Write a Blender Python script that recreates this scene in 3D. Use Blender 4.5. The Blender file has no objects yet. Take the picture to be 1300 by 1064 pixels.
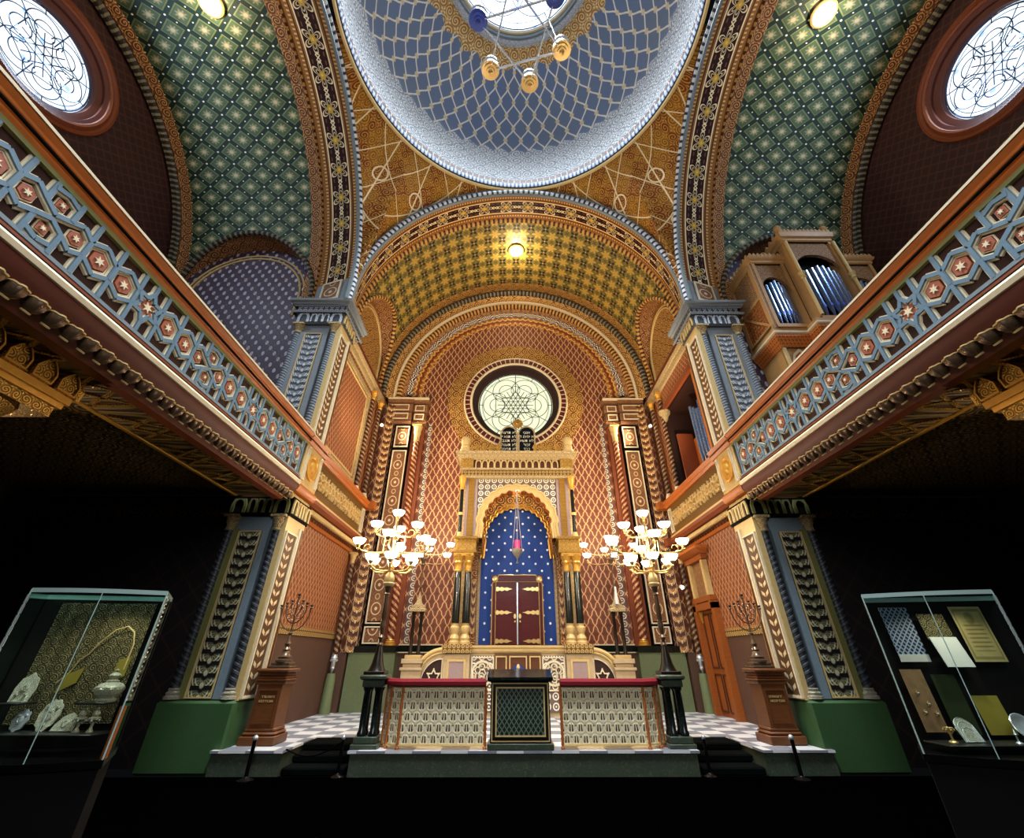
import bpy, math, random
from math import sin, cos, pi, sqrt, hypot, atan2, radians
random.seed(7)
SC = bpy.context.scene
COL = SC.collection
MIR = 1            # 1: left half as written; -1: the same thing mirrored to the right half
WLOC = {}          # world location of every parent

def V3(*a): return (float(a[0]), float(a[1]), float(a[2]))
def add3(a, b): return (a[0]+b[0], a[1]+b[1], a[2]+b[2])
def sub3(a, b): return (a[0]-b[0], a[1]-b[1], a[2]-b[2])
def mul3(a, k): return (a[0]*k, a[1]*k, a[2]*k)
def dot3(a, b): return a[0]*b[0]+a[1]*b[1]+a[2]*b[2]
def cross3(a, b): return (a[1]*b[2]-a[2]*b[1], a[2]*b[0]-a[0]*b[2], a[0]*b[1]-a[1]*b[0])
def nrm3(a):
    l = sqrt(dot3(a, a)) or 1.0
    return (a[0]/l, a[1]/l, a[2]/l)

class MB:
    """collects shapes for ONE mesh object"""
    def __init__(s):
        s.v = []; s.f = []; s.u = []
    def add(s, vs, fs, us=None):
        b = len(s.v)
        s.v += [tuple(map(float, p)) for p in vs]
        for i, f in enumerate(fs):
            s.f.append(tuple(b+k for k in f)); s.u.append(us[i] if us else None)
        return s
    def box(s, x0, x1, y0, y1, z0, z1):
        if x0 > x1: x0, x1 = x1, x0
        if y0 > y1: y0, y1 = y1, y0
        if z0 > z1: z0, z1 = z1, z0
        return s.add([(x0,y0,z0),(x1,y0,z0),(x1,y1,z0),(x0,y1,z0),(x0,y0,z1),(x1,y0,z1),(x1,y1,z1),(x0,y1,z1)],
              [(0,3,2,1),(4,5,6,7),(0,1,5,4),(1,2,6,5),(2,3,7,6),(3,0,4,7)])
    def bbox(s, x0, x1, y0, y1, z0, z1, b=.01):
        """box with chamfered vertical and top edges"""
        if x0 > x1: x0, x1 = x1, x0
        if y0 > y1: y0, y1 = y1, y0
        if z0 > z1: z0, z1 = z1, z0
        def ring(e, z): return [(x0+e+b, y0+e, z), (x1-e-b, y0+e, z), (x1-e, y0+e+b, z), (x1-e, y1-e-b, z), (x1-e-b, y1-e, z), (x0+e+b, y1-e, z), (x0+e, y1-e-b, z), (x0+e, y0+e+b, z)]
        return s.rings([ring(b, z0), ring(0, z0+b), ring(0, z1-b), ring(b, z1)], cap=True)
    def rings(s, rs, cap=False, closed=True, uv=None):
        n = len(rs[0]); vs = [p for r in rs for p in r]; fs = []; us = [] if uv else None
        m = n if closed else n-1
        for i in range(len(rs)-1):
            for j in range(m):
                k = (j+1) % n
                fs.append((i*n+j, i*n+k, (i+1)*n+k, (i+1)*n+j))
                if uv: us.append((uv(i, j), uv(i, j+1), uv(i+1, j+1), uv(i+1, j)))
        if cap and closed:
            fs.append(tuple(reversed(range(n)))); fs.append(tuple(range((len(rs)-1)*n, len(rs)*n)))
            if uv: us += [None, None]
        return s.add(vs, fs, us)
    def lathe(s, prof, c, seg=16, d=(0,0,1), a0=0, a1=2*pi):
        """prof: (radius, height) pairs, turned about direction d from point c"""
        w = nrm3(d); t = (1,0,0) if abs(w[0]) < .9 else (0,1,0)
        if abs(w[2]) > .999: u = (1,0,0); v = (0,1,0) if w[2] > 0 else (0,-1,0)
        else: u = nrm3(cross3(t, w)); v = cross3(w, u)
        full = abs(a1-a0-2*pi) < 1e-6
        n = seg if full else seg+1
        rs = []; L = [0]
        for i in range(1, len(prof)): L.append(L[-1]+hypot(prof[i][0]-prof[i-1][0], prof[i][1]-prof[i-1][1]))
        R = max(p[0] for p in prof)
        for r, h in prof:
            r = max(r, 1e-4)
            rs.append([add3(c, add3(mul3(w, h), add3(mul3(u, r*cos(a0+(a1-a0)*j/seg)), mul3(v, r*sin(a0+(a1-a0)*j/seg))))) for j in range(n)])
        return s.rings(rs, cap=False, closed=full, uv=lambda i, j: (R*(a1-a0)*j/seg, L[i]))
    def tube(s, pts, r, seg=6, closed=False):
        """round bar along points; r one radius or one per point"""
        n = len(pts); rs = []; prev = None
        for i in range(n):
            a = pts[i-1] if (i > 0 or closed) else pts[i]; b = pts[(i+1) % n] if (i < n-1 or closed) else pts[i]
            t = nrm3(sub3(b, a))
            if prev is None:
                q = (0,0,1) if abs(t[2]) < .9 else (1,0,0)
                u = nrm3(cross3(q, t))
            else:
                u = nrm3(sub3(prev, mul3(t, dot3(prev, t))))
            prev = u; v = cross3(t, u); k = r[i] if isinstance(r, (list, tuple)) else r
            rs.append([add3(pts[i], add3(mul3(u, k*cos(2*pi*j/seg)), mul3(v, k*sin(2*pi*j/seg)))) for j in range(seg)])
        L = [0]
        for i in range(1, n): L.append(L[-1]+sqrt(dot3(sub3(pts[i], pts[i-1]), sub3(pts[i], pts[i-1]))))
        if closed: rs.append(rs[0]); L.append(L[-1]+.01)
        k = r if not isinstance(r, (list, tuple)) else max(r)
        return s.rings(rs, cap=not closed, uv=lambda i, j: (L[i], 2*pi*k*j/seg))
    def bar(s, a, b, w, d, n):
        """square bar from a to b; w wide in the plane whose normal is n, d deep along n (from the plane)"""
        t = nrm3(sub3(b, a)); n = nrm3(n); q = cross3(n, t)
        r = lambda p: [add3(p, mul3(q, -w/2)), add3(p, mul3(q, w/2)), add3(add3(p, mul3(q, w/2)), mul3(n, d)), add3(add3(p, mul3(q, -w/2)), mul3(n, d))]
        A, B = r(a), r(b)
        return s.add(A+B, [(0,1,2,3),(7,6,5,4),(0,4,5,1),(1,5,6,2),(2,6,7,3),(3,7,4,0)])
    def sweep(s, prof, path, normal, closed=False, cap=True, pclosed=False):
        """prof: (a, b) pairs, a along the in-plane side of the path (left of travel seen against normal), b along normal"""
        n = len(path); N = nrm3(normal); rs = []; L = [0]
        for i in range(1, n): L.append(L[-1]+sqrt(dot3(sub3(path[i], path[i-1]), sub3(path[i], path[i-1]))))
        M = [0]
        for i in range(1, len(prof)): M.append(M[-1]+hypot(prof[i][0]-prof[i-1][0], prof[i][1]-prof[i-1][1]))
        for i in range(n):
            a = path[i-1] if (i > 0 or closed) else None; b = path[(i+1) % n] if (i < n-1 or closed) else None
            t1 = nrm3(sub3(path[i], a)) if a else None; t2 = nrm3(sub3(b, path[i])) if b else None
            t1 = t1 or t2; t2 = t2 or t1
            q1 = cross3(N, t1); q2 = cross3(N, t2); q = nrm3(add3(q1, q2)); k = 1/max(.35, dot3(q, q1))
            rs.append([add3(path[i], add3(mul3(q, p[0]*k), mul3(N, p[1]))) for p in prof])
        if closed: rs.append(rs[0]); L.append(L[-1]+sqrt(dot3(sub3(path[0], path[-1]), sub3(path[0], path[-1]))))
        M.append(M[-1]+.01)
        return s.rings(rs, cap=cap and pclosed and not closed, closed=pclosed, uv=lambda i, j: (L[i], M[min(j, len(M)-1)]))
    def prism(s, poly, o, ex, ey, d):
        """2-D outline at origin o with axes ex, ey, pushed d along ex x ey"""
        n = len(poly); w = mul3(nrm3(cross3(ex, ey)), d)
        A = [add3(o, add3(mul3(ex, p[0]), mul3(ey, p[1]))) for p in poly]
        B = [add3(p, w) for p in A]
        fs = [tuple(reversed(range(n))), tuple(range(n, 2*n))]
        fs += [(i, (i+1) % n, n+(i+1) % n, n+i) for i in range(n)]
        us = [tuple(poly[i] for i in reversed(range(n))), tuple(poly)]+[None]*n
        return s.add(A+B, fs, us)
    def frame(s, outer, inner, o, ex, ey, d):
        """ring between two outlines with the same number of points"""
        n = len(outer); w = mul3(nrm3(cross3(ex, ey)), d)
        P = lambda p: add3(o, add3(mul3(ex, p[0]), mul3(ey, p[1])))
        O0 = [P(p) for p in outer]; I0 = [P(p) for p in inner]
        vs = O0+I0+[add3(p, w) for p in O0]+[add3(p, w) for p in I0]
        fs = []; us = []
        for i in range(n):
            k = (i+1) % n
            fs += [(2*n+i, 2*n+k, 3*n+k, 3*n+i), (i, k, 2*n+k, 2*n+i), (n+k, n+i, 3*n+i, 3*n+k), (k, i, n+i, n+k)]
            us += [(outer[i], outer[k], inner[k], inner[i]), None, None, (outer[k], outer[i], inner[i], inner[k])]
        return s.add(vs, fs, us)
    def grid(s, fn, nu, nv, keep=None, uv=None):
        """fn(i, j) -> point on a (nu+1) x (nv+1) net"""
        vs = [fn(i, j) for i in range(nu+1) for j in range(nv+1)]; fs = []; us = []
        for i in range(nu):
            for j in range(nv):
                if keep and not keep(i, j): continue
                a = i*(nv+1)+j
                fs.append((a, a+nv+1, a+nv+2, a+1))
                us.append((uv(i, j), uv(i+1, j), uv(i+1, j+1), uv(i, j+1)) if uv else None)
        return s.add(vs, fs, us if uv else None)
    def sphere(s, c, r, seg=10, rings=6, sz=1):
        return s.lathe([(r*sin(pi*i/rings), -r*sz*cos(pi*i/rings)) for i in range(rings+1)], c, seg)
    def build(s, name, mat, parent=None, smooth=35):
        me = bpy.data.meshes.new(name)
        off = WLOC.get(parent.name, (0,0,0)) if parent else (0,0,0)
        vs = [(p[0]*MIR-off[0], p[1]-off[1], p[2]-off[2]) for p in s.v]
        fs = s.f if MIR > 0 else [tuple(reversed(f)) for f in s.f]
        me.from_pydata(vs, [], fs)
        lay = me.uv_layers.new(name='UVMap')
        dat = [0.0]*(2*len(me.loops)); k = 0
        for fi, f in enumerate(s.f):
            u = s.u[fi]
            if u is None:
                a, b, c = s.v[f[0]], s.v[f[1]], s.v[f[2]]
                n = cross3(sub3(b, a), sub3(c, a)); m = max(range(3), key=lambda q: abs(n[q]))
                if m == 2: u = [(s.v[q][0], s.v[q][1]) for q in f]
                elif m == 0: u = [(s.v[q][1], s.v[q][2]) for q in f]
                else: u = [(s.v[q][0], s.v[q][2]) for q in f]
            if MIR < 0: u = list(reversed(u))
            for p in u: dat[k] = p[0]; dat[k+1] = p[1]; k += 2
        lay.data.foreach_set('uv', dat)
        if mat: me.materials.append(mat)
        if smooth:
            me.polygons.foreach_set('use_smooth', [True]*len(me.polygons))
            me.set_sharp_from_angle(angle=radians(smooth))
        me.update()
        o = bpy.data.objects.new(name, me); COL.objects.link(o)
        if parent: o.parent = parent; WLOC[o.name] = off
        else: WLOC[o.name] = (0,0,0)
        return o

def thing(name, label, cat, loc, group=None):
    o = bpy.data.objects.new(name, None); COL.objects.link(o)
    o.location = (loc[0]*MIR, loc[1], loc[2]); WLOC[o.name] = (loc[0]*MIR, loc[1], loc[2])
    o.empty_display_size = .1
    return tag(o, label, cat, group)
def tag(o, label, cat, group=None):
    o['label'] = label; o['category'] = cat
    if group: o['group'] = group
    return o
def struct(o, label=None):
    o['kind'] = 'structure'
    if label: o['label'] = label
    return o
def dup(o, loc, parent=None, name=None):
    """copy of an object with its children, sharing meshes, moved to loc (parent space)"""
    c = o.copy(); COL.objects.link(c); c.location = loc
    if parent is not None: c.parent = parent
    for ch in list(o.children):
        k = ch.copy(); COL.objects.link(k); k.parent = c
        for g in list(ch.children):
            q = g.copy(); COL.objects.link(q); q.parent = k
    return c
def side(l, r): return l if MIR > 0 else r

def arc(c, r, a0, a1, n, pl='xz', stilt=None):
    """points of an arc in the plane y = c[1] ('xz') or x = c[0] ('yz'); stilt: lower the two ends to this z"""
    P = []
    for i in range(n+1):
        a = a0+(a1-a0)*i/n
        P.append((c[0]+r*cos(a), c[1], c[2]+r*sin(a)) if pl == 'xz' else (c[0], c[1]+r*cos(a), c[2]+r*sin(a)))
    if stilt is not None:
        P = [(P[0][0], P[0][1], stilt)]+P+[(P[-1][0], P[-1][1], stilt)]
    return P
def rect(x0, x1, y0, y1): return [(x0,y0),(x1,y0),(x1,y1),(x0,y1)]
def ngon(c, r, n, a0=0, sx=1, sy=1): return [(c[0]+sx*r*cos(a0+2*pi*i/n), c[1]+sy*r*sin(a0+2*pi*i/n)) for i in range(n)]
def starpoly(c, r1, r2, n, a0=0): return [(c[0]+(r1 if i % 2 == 0 else r2)*cos(a0+pi*i/n), c[1]+(r1 if i % 2 == 0 else r2)*sin(a0+pi*i/n)) for i in range(2*n)]
def inset(poly, k):
    cx = sum(p[0] for p in poly)/len(poly); cy = sum(p[1] for p in poly)/len(poly)
    return [(cx+(p[0]-cx)*k, cy+(p[1]-cy)*k) for p in poly]
X, Y, Z = (1,0,0), (0,1,0), (0,0,1)
# ---------------------------------------------------------------- materials
def lin(c):
    if isinstance(c, str):
        c = c.lstrip('#'); c = [int(c[i:i+2], 16)/255 for i in (0,2,4)]
        c = [x/12.92 if x <= .04045 else ((x+.055)/1.055)**2.4 for x in c]
    return (c[0], c[1], c[2], 1)
NT = None
class S:
    """a value in the node tree; arithmetic makes Math nodes"""
    def __init__(s, sock): s.k = sock
    def __add__(a, b): return mth('ADD', a, b)
    __radd__ = __add__
    def __sub__(a, b): return mth('SUBTRACT', a, b)
    def __rsub__(a, b): return mth('SUBTRACT', b, a)
    def __mul__(a, b): return mth('MULTIPLY', a, b)
    __rmul__ = __mul__
    def __truediv__(a, b): return mth('DIVIDE', a, b)
def put(node, i, v):
    if isinstance(v, S): NT.links.new(v.k, node.inputs[i])
    else: node.inputs[i].default_value = v
def mth(op, *a):
    n = NT.nodes.new('ShaderNodeMath'); n.operation = op
    for i, v in enumerate(a): put(n, i, v)
    return S(n.outputs[0])
def fr(a): return mth('FRACT', a)
def ab(a): return mth('ABSOLUTE', a)
def mn(a, b): return mth('MINIMUM', a, b)
def mx(a, b): return mth('MAXIMUM', a, b)
def sn(a): return mth('SINE', a)
def cs(a): return mth('COSINE', a)
def fl(a): return mth('FLOOR', a)
def pw(a, b): return mth('POWER', a, b)
def sat(a):
    n = NT.nodes.new('ShaderNodeClamp'); put(n, 0, a); return S(n.outputs[0])
def cell(a): return fr(a)-.5                      # -.5 .. .5 inside each unit cell
def near(d, w, aa=.35):                            # 1 where d < w
    return sat((w-d)/(w*aa)+.5)
def ln(x, y): return mth('SQRT', x*x+y*y)
def uvs():
    n = NT.nodes.new('ShaderNodeUVMap'); n.uv_map = 'UVMap'
    p = NT.nodes.new('ShaderNodeSeparateXYZ'); NT.links.new(n.outputs[0], p.inputs[0])
    return S(p.outputs[0]), S(p.outputs[1])
def vec(x, y, z=0.0):
    n = NT.nodes.new('ShaderNodeCombineXYZ')
    for i, v in enumerate((x, y, z)): put(n, i, v)
    return S(n.outputs[0])
def objco():
    n = NT.nodes.new('ShaderNodeTexCoord'); return S(n.outputs['Object'])
def noise(v, sc, det=2, dist=0):
    n = NT.nodes.new('ShaderNodeTexNoise')
    if v is not None: NT.links.new(v.k, n.inputs['Vector'])
    n.inputs['Scale'].default_value = sc; n.inputs['Detail'].default_value = det; n.inputs['Distortion'].default_value = dist
    return S(n.outputs[0])
def voro(v, sc, feat='F1', rnd=1.0):
    n = NT.nodes.new('ShaderNodeTexVoronoi'); n.feature = feat
    NT.links.new(v.k, n.inputs['Vector']); n.inputs['Scale'].default_value = sc; n.inputs['Randomness'].default_value = rnd
    return S(n.outputs['Distance'])
def mix(f, a, b):
    n = NT.nodes.new('ShaderNodeMix'); n.data_type = 'RGBA'
    put(n, 0, f)
    for i, c in ((6, a), (7, b)):
        if isinstance(c, S): NT.links.new(c.k, n.inputs[i])
        else: n.inputs[i].default_value = lin(c)
    return S(n.outputs[2])
MATS = {}
def material(name, fn, rough=.6, metal=0.0, spec=.4, coat=0):
    """fn() -> colour, or (colour, height, height distance[, metal mask])"""
    global NT
    m = bpy.data.materials.new(name); m.use_nodes = True; NT = m.node_tree
    b = NT.nodes['Principled BSDF']; b.inputs['Roughness'].default_value = rough; b.inputs['Metallic'].default_value = metal
    b.inputs['Specular IOR Level'].default_value = spec
    if coat: b.inputs['Coat Weight'].default_value = coat; b.inputs['Coat Roughness'].default_value = .08
    r = fn() if callable(fn) else fn
    h = None
    if isinstance(r, tuple) and len(r) >= 3 and not isinstance(r[0], float):
        c, h, dist = r[:3]
        if len(r) > 3: NT.links.new(r[3].k, b.inputs['Metallic'])
    else: c = r
    if isinstance(c, S): NT.links.new(c.k, b.inputs['Base Color'])
    else: b.inputs['Base Color'].default_value = lin(c)
    if h is not None:
        n = NT.nodes.new('ShaderNodeBump'); n.inputs['Distance'].default_value = dist; n.inputs['Strength'].default_value = .8
        NT.links.new(h.k, n.inputs['Height']); NT.links.new(n.outputs[0], b.inputs['Normal'])
    MATS[name] = m
    return m
def plain(c, var=.18, sc=6, dark=.6):
    """a colour with gentle uneven tone"""
    def f():
        d = [x*dark for x in lin(c)[:3]]
        return mix(sat((noise(objco(), sc, 4)-.5)*(var*6)+.25), c, d)
    return f
def glow(name, c, st):
    m = bpy.data.materials.new(name); m.use_nodes = True; nt = m.node_tree
    b = nt.nodes['Principled BSDF']; b.inputs['Base Color'].default_value = lin(c); b.inputs['Roughness'].default_value = .3
    b.inputs['Emission Color'].default_value = lin(c); b.inputs['Emission Strength'].default_value = st
    MATS[name] = m; return m

# ---- ornament patterns (u, v in metres on the surface)
def swirl(u, v, sc, seed=0.0):
    """busy scrolling ornament, 0..1: rings and tendrils"""
    w = noise(vec(u, v, seed), sc*.5, 1)*(.5/sc)
    a, b = (u+w)*sc+seed, (v-w)*sc
    x, y = cell(a), cell(b); g = 1-2*mth('FLOORED_MODULO', fl(a)+fl(b), 2.0)
    t = mth('ARCTAN2', y, x); r = ln(x, y)
    s = fr(r*4.2+g*t*(1/(2*pi)))
    curl = near(ab(s-.5), .2, .6)*near(r, .47)
    x2, y2 = cell(a+.5), cell(b+.5); t2 = mth('ARCTAN2', y2, x2); r2 = ln(x2, y2)
    leaf = near(r2, .2+.13*cs(t2*4.0))*(1-near(r2, .09)*.6)
    return mx(curl, leaf)
def flower(x, y, R, n=6.0, w=.03):
    """outline and heart of an n-petalled rosette round (0, 0)"""
    r = ln(x, y); t = mth('ARCTAN2', y, x)
    q = ab(cs(t*(n/2)))
    o = near(ab(r-R*(.3+.7*q)), w); k = near(ab(r-R*.66*q), w*.7)*near(r, R*.7)
    return mx(o, mx(k, near(r, R*.14)))
def ogee(u, v, w, h, k=.25):
    """two families of wavy strands that meet at nodes; returns distance in cells"""
    p = u/w; c = cs(v*(2*pi/h))*k
    return mn(ab(cell(p-c+.5)), ab(cell(p+c))), p, c
def diamonds(u, v, w, h):
    a = cell(u/w+v/h+.5); b = cell(u/w-v/h+.5)
    return mn(ab(a), ab(b))
def m_salmon():
    u, v = uvs(); d = mn(ab(cell(u/.25+v/.41+sn(v*(4*pi/.41))*.06+.5)), ab(cell(u/.25-v/.41-sn(v*(4*pi/.41))*.06+.5)))
    cx, cy = cell(u/.25+.5), cell(v/.41+.5); c2, c3 = cell(u/.25), cell(v/.41)
    dots = mx(near(ln(cx*.25, cy*.41), .032), near(ln(c2*.25, c3*.41), .032))
    n = noise(objco(), 9, 3)
    base = mix(n, '#7e442c', '#60301e')
    base = mix(near(ab(d-.16), .04)*.4, base, '#a4623c')
    col = mix(near(d, .055), base, '#ecbc8c')
    col = mix(dots*.6, col, '#dba577')
    return col, near(d, .06), .006
def m_salmon_fine():
    u, v = uvs(); d = diamonds(u, v, .17, .26)
    n = noise(objco(), 5, 3)
    col = mix(near(d, .1)*.8, mix(n, '#874a2c', '#6b3820'), '#c48a5a')
    return col, near(d, .09), .004
def m_dado():
    u, v = uvs()
    return mix(noise(objco(), 30, 3), '#4a3122', '#5d4030')
def m_green_vault():
    u, v = uvs(); w = .62; h = .8
    a = u/w+v/h; b = u/w-v/h
    d = mn(ab(cell(a+.5)), ab(cell(b+.5)))
    ca, cb = cell(a), cell(b); r = mx(ab(ca), ab(cb)); rr = ln(ca, cb)
    t = mth('ARCTAN2', ca, cb)
    star = near(rr, .2+.05*cs(t*8.0))
    na, nb = cell(a+.5), cell(b+.5)
    node = near(ln(na, nb), .05); mid = near(mn(ln(na, cb), ln(ca, nb)), .035)
    sq = near(ab(r-.36), .03)
    n = noise(objco(), 1.2, 3)
    base = mix(n, '#274a36', '#3d5530')
    base = mix(near(r, .3)*.5, base, '#5c7050')
    c = mix(near(d, .11), base, '#0e2a20')
    c = mix(sq*.6, c, '#8a8a58'); c = mix(star*.85, c, '#a39a72')
    c = mix(near(rr, .1), c, '#c9bd97'); c = mix(mx(node, mid), c, '#fff6e0')
    return c, near(d, .11)*-1.0, .01
def m_gold_vault():
    u, v = uvs(); w = .54; h = .54
    x, y = cell(u/w), cell(v/h); x2, y2 = cell(u/w+.5), cell(v/h+.5)
    r = ln(x, y); t = mth('ARCTAN2', y, x)
    star = near(r, .30+.13*cs(t*6.0))
    r2 = ln(x2, y2); t2 = mth('ARCTAN2', y2, x2)
    leaf = near(r2, .27*ab(sn(t2*2.0))+.04)*(1-near(r2, .1))
    dot = near(r2, .085); dot2 = near(r2, .04)
    n = noise(objco(), .9, 3)
    base = mix(n, '#8a6f30', '#65683a')
    c = mix(star*.85, base, mix(n, '#d3a84c', '#b59a48'))
    c = mix(leaf, c, '#0d2018'); c = mix(dot, c, '#7c2115'); c = mix(dot2, c, '#f2dca4')
    line = near(mn(ab(ab(x)+ab(y)-.5), ab(ab(x)-ab(y))*9.0), .035)
    c = mix(line*.7, c, '#3c3a19')
    return c, star, .004
def m_flowerband():
    u, v = uvs(); P = .76
    x = cell(u/P)*P; y = v-.6
    x2 = cell(u/P+.5)*P
    f = flower(x, y, .3, 6.0, .022)
    dia = mx(near(ab(ab(ab(x2)-.055)+ab(y)-.06), .02), 0.0)
    inb = near(ab(y), .31, .05)
    dash = near(ab(ab(y)-.21), .02)*near(ab(cell(u/.19)), .25)*.35
    c = mix(mx(f, dia)*inb, mix(dash, '#2c0d08', '#b07050'), '#f3dcae')
    c = mix(near(ln(x, y), .1)*inb*.8, c, '#e0b23c')
    edge = near(ab(ab(y)-.325), .022)
    gold = mix(near(ab(cell(u/.09)), .2)*near(ab(ab(y)-.5), .04), '#8a5a2c', '#d9ae6a')
    c = mix(inb, gold, c); c = mix(edge, c, '#f5dcaa')
    c = mix(near(ab(ab(y)-.42), .018), c, '#4a220f')
    return c, mx(f, edge), .01
def m_pendentive():
    u, v = uvs()
    s = swirl(u, v, 4.4); s2 = swirl(u, v, 11.0, 3.0)
    w = 1.1; h = 1.25
    a = cell(u/w+v/h); b = cell(u/w-v/h); d = mn(ab(a), ab(b)); d = mn(d, ab(cell(u/w+.25))*1.0)
    na, nb = cell(u/w), cell(v/h)
    rr = ln(cell(u/w+.25)*w, cell(v/h+.5)*h)
    big = near(ab(rr-.17), .02)
    n = noise(vec(u, v), .8, 2)
    k = mth('FLOORED_MODULO', fl(u/w+v/h)+fl(u/w-v/h), 2.0); base = mix(k, '#8a3f16', mix(n, '#a2601a', '#b0781f'))
    c = mix(s2*.6, base, '#5d2a0f'); c = mix(s*.75, c, '#e3ac45')
    c = mix(mx(near(d, .016), big), c, '#ffe8b8')
    return c, mx(s, mx(near(d, .016), big)), .02
def arab(bg, fg, hi, sc, sc2):
    def f():
        u, v = uvs(); s = swirl(u, v, sc); s2 = swirl(u, v, sc2, 5.0)
        c = mix(s2*.6, bg, fg); c = mix(s*.8, c, hi)
        return c, mx(s, s2*.6), .012
    return f
def m_dome():
    """u = angle in turns x 48, v = metres up the dome from the lace edge"""
    u, v = uvs()
    d, p, c = ogee(u, v, 1.0, 1.16)
    node = near(mn(ln((cell(u-.25+.5))*.55, cell(v/1.16+.5)*1.16), ln((cell(u+.25+.5))*.55, cell(v/1.16)*1.16)), .08)
    n = noise(objco(), .7, 3)
    blue = mix(n, '#5c78a8', '#747c86')
    body = mix(near(d, .062), blue, '#f4ecdb'); body = mix(node, body, '#e8d3a0')
    lz = swirl(u*.55, v, 2.6); lz2 = swirl(u*.55, v, 6.0, 2.0)
    lace = mix(mx(lz*.95, lz2*.8), '#41566e', '#eef0f0')
    gz = mix(swirl(u*.45, v, 2.4), '#b07a36', '#f6dca0')
    edge1 = ab(cell(u*1.0))*.42+.0
    c = mix(sat((v-edge1*.9+.05)*22.0), lace, body)
    top = 3.5+ab(cell(u*.5))*.5
    c = mix(sat((v-top)*22.0), c, gz)
    return c
def m_lattice_dark():
    u, v = uvs(); d = diamonds(u, v, .075, .1)
    return mix(near(d, .12), '#0d1817', '#5f6c55'), near(d, .14), .008
def m_leafpanel(bg, fg, hi, P=.2, W=.17):
    def f():
        u, v = uvs(); x = u-.5                                 # u runs 0..1 across the panel
        y = (fr(v/P)-.62)*(P/W)*.42; t = mth('ARCTAN2', y, x); r = ln(x, y)
        cup = near(ab(r-.27), .17)*sat(.12-y*8.0)
        feather = .55+.45*sn(t*16.0)
        y2 = (fr(v/P+.5)-.5)*(P/W)*.42; bud = near(ln(x*1.3, y2), .11); rim = near(ab(r-.41), .02)*sat(.1-y*8.0)
        side = near(ab(ab(x)-.43), .018)
        c = mix(cup*feather, bg, fg); c = mix(mx(mx(bud*.7, rim), side*.6), c, hi); c = mix(near(ab(r-.3), .02)*sat(.12-y*8.0)*.8, c, hi)
        return c, mx(cup, bud), .02
    return f
def m_medallion():
    u, v = uvs(); P = .62; x = (u-.5)*.46; y = cell(v/P)*P; y2 = cell(v/P+.5)*P
    r = ln(x, y); t = mth('ARCTAN2', y, x); r2 = ln(x, y2)
    s = swirl(x+7.0, v, 8.5)
    n = noise(vec(u, v), 2.0, 2)
    c = mix(n, '#5a2c18', '#7a4a2a'); c = mix(s*.7, c, '#b98a5c')
    c = mix(near(r, .15+.03*cs(t*8.0))*.85, c, '#8a5a38'); c = mix(near(ab(r-.15), .014), c, '#ecd3a8')
    c = mix(near(r, .045), c, '#efd9b0'); c = mix(near(ab(r2-.07), .016)*.8, c, '#e2c090')
    return c, s, .012
def m_chevron(bg, fg, P=.16):
    def f():
        u, v = uvs(); x = ab(cell(u)); q = fr(v/P-x*1.4)
        leaf = near(ab(q-.5), .2)*near(ab(x-.17), .12)
        return mix(leaf, bg, fg), leaf, .01
    return f
def m_twist(bg, fg, P=.16, turns=1.0):
    def f():
        u, v = uvs(); q = fr(v/P+u*4.2); b = near(ab(q-.5), .22)
        q2 = fr(v/(P*2)-u*4.2); b2 = near(ab(q2-.5), .12)
        c = mix(b, bg, fg); c = mix(b2*.5, c, bg)
        return c, b, .02
    return f
def m_dotrelief():
    u, v = uvs(); w = .3; h = .36
    x, y = cell(u/w), cell(v/h); x2, y2 = cell(u/w+.5), cell(v/h+.5)
    d = mn(ln(x*w*1.6, y*h), ln(x2*w*1.6, y2*h)); k = near(d, .075)
    l = diamonds(u, v, .6, .72)
    c = mix(k, '#4c3d4c', '#cbc5d8'); c = mix(near(l, .02)*.6, c, '#8d7660')  # pale dots have the sheen on the relief painted into their colour
    return c, k, .05
def m_maroon():
    u, v = uvs(); d = diamonds(u, v, .3, .3)
    n = noise(objco(), .6, 3)
    return mix(near(d, .1)*.5, mix(n, '#2a1014', '#3a1d12'), '#5a3326')
def m_tiles():
    u, v = uvs()
    a = fl(u/.42)+fl(v/.42); k = mth('FLOORED_MODULO', a, 2.0)
    n = noise(objco(), 6, 4)
    c = mix(k, mix(n, '#c9c6c2', '#e4e1dc'), mix(n, '#777880', '#8d8e94'))
    g = near(mn(ab(cell(u/.42+.5)), ab(cell(v/.42+.5))), .02)
    return mix(g*.5, c, '#5d5a56')
def m_marble(a, b, vein):
    def f():
        o = objco(); n = noise(o, 2.2, 6, 1.2); m = noise(o, 9, 5, 2.0)
        c = mix(n, a, b)
        return mix(near(ab(m-.5), .006, 1.0)*.4, c, vein)
    return f
def m_wood(a, b, sc=9):
    def f():
        u, v = uvs(); n = noise(vec(u*2.0, v*18.0), sc*.3, 4, .6)
        return mix(n, a, b)
    return f
def m_stars_blue():
    u, v = uvs(); w = .36; h = .38
    d = mn(ln(cell(u/w)*w, cell(v/h)*h), ln(cell(u/w+.5)*w, cell(v/h+.5)*h))
    return mix(near(d, .03), mix(noise(objco(), 1.5, 2), '#16408f', '#0d3376'), '#ffffff')
def m_scrollbars(bg, fg, P=.12):
    def f():
        u, v = uvs(); a = near(ab(ln(cell(u/P), cell(v/P))-.33), .07); k = near(ln(cell(u/P), cell(v/P)), .1)
        return mix(mx(a, k), bg, fg), mx(a, k), .01
    return f
def m_beads(bg, fg, P=.16, w=.3):
    def f():
        u, v = uvs(); k = near(ab(cell(u/P)), w)
        return mix(k, bg, fg), k, .02
    return f
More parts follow.
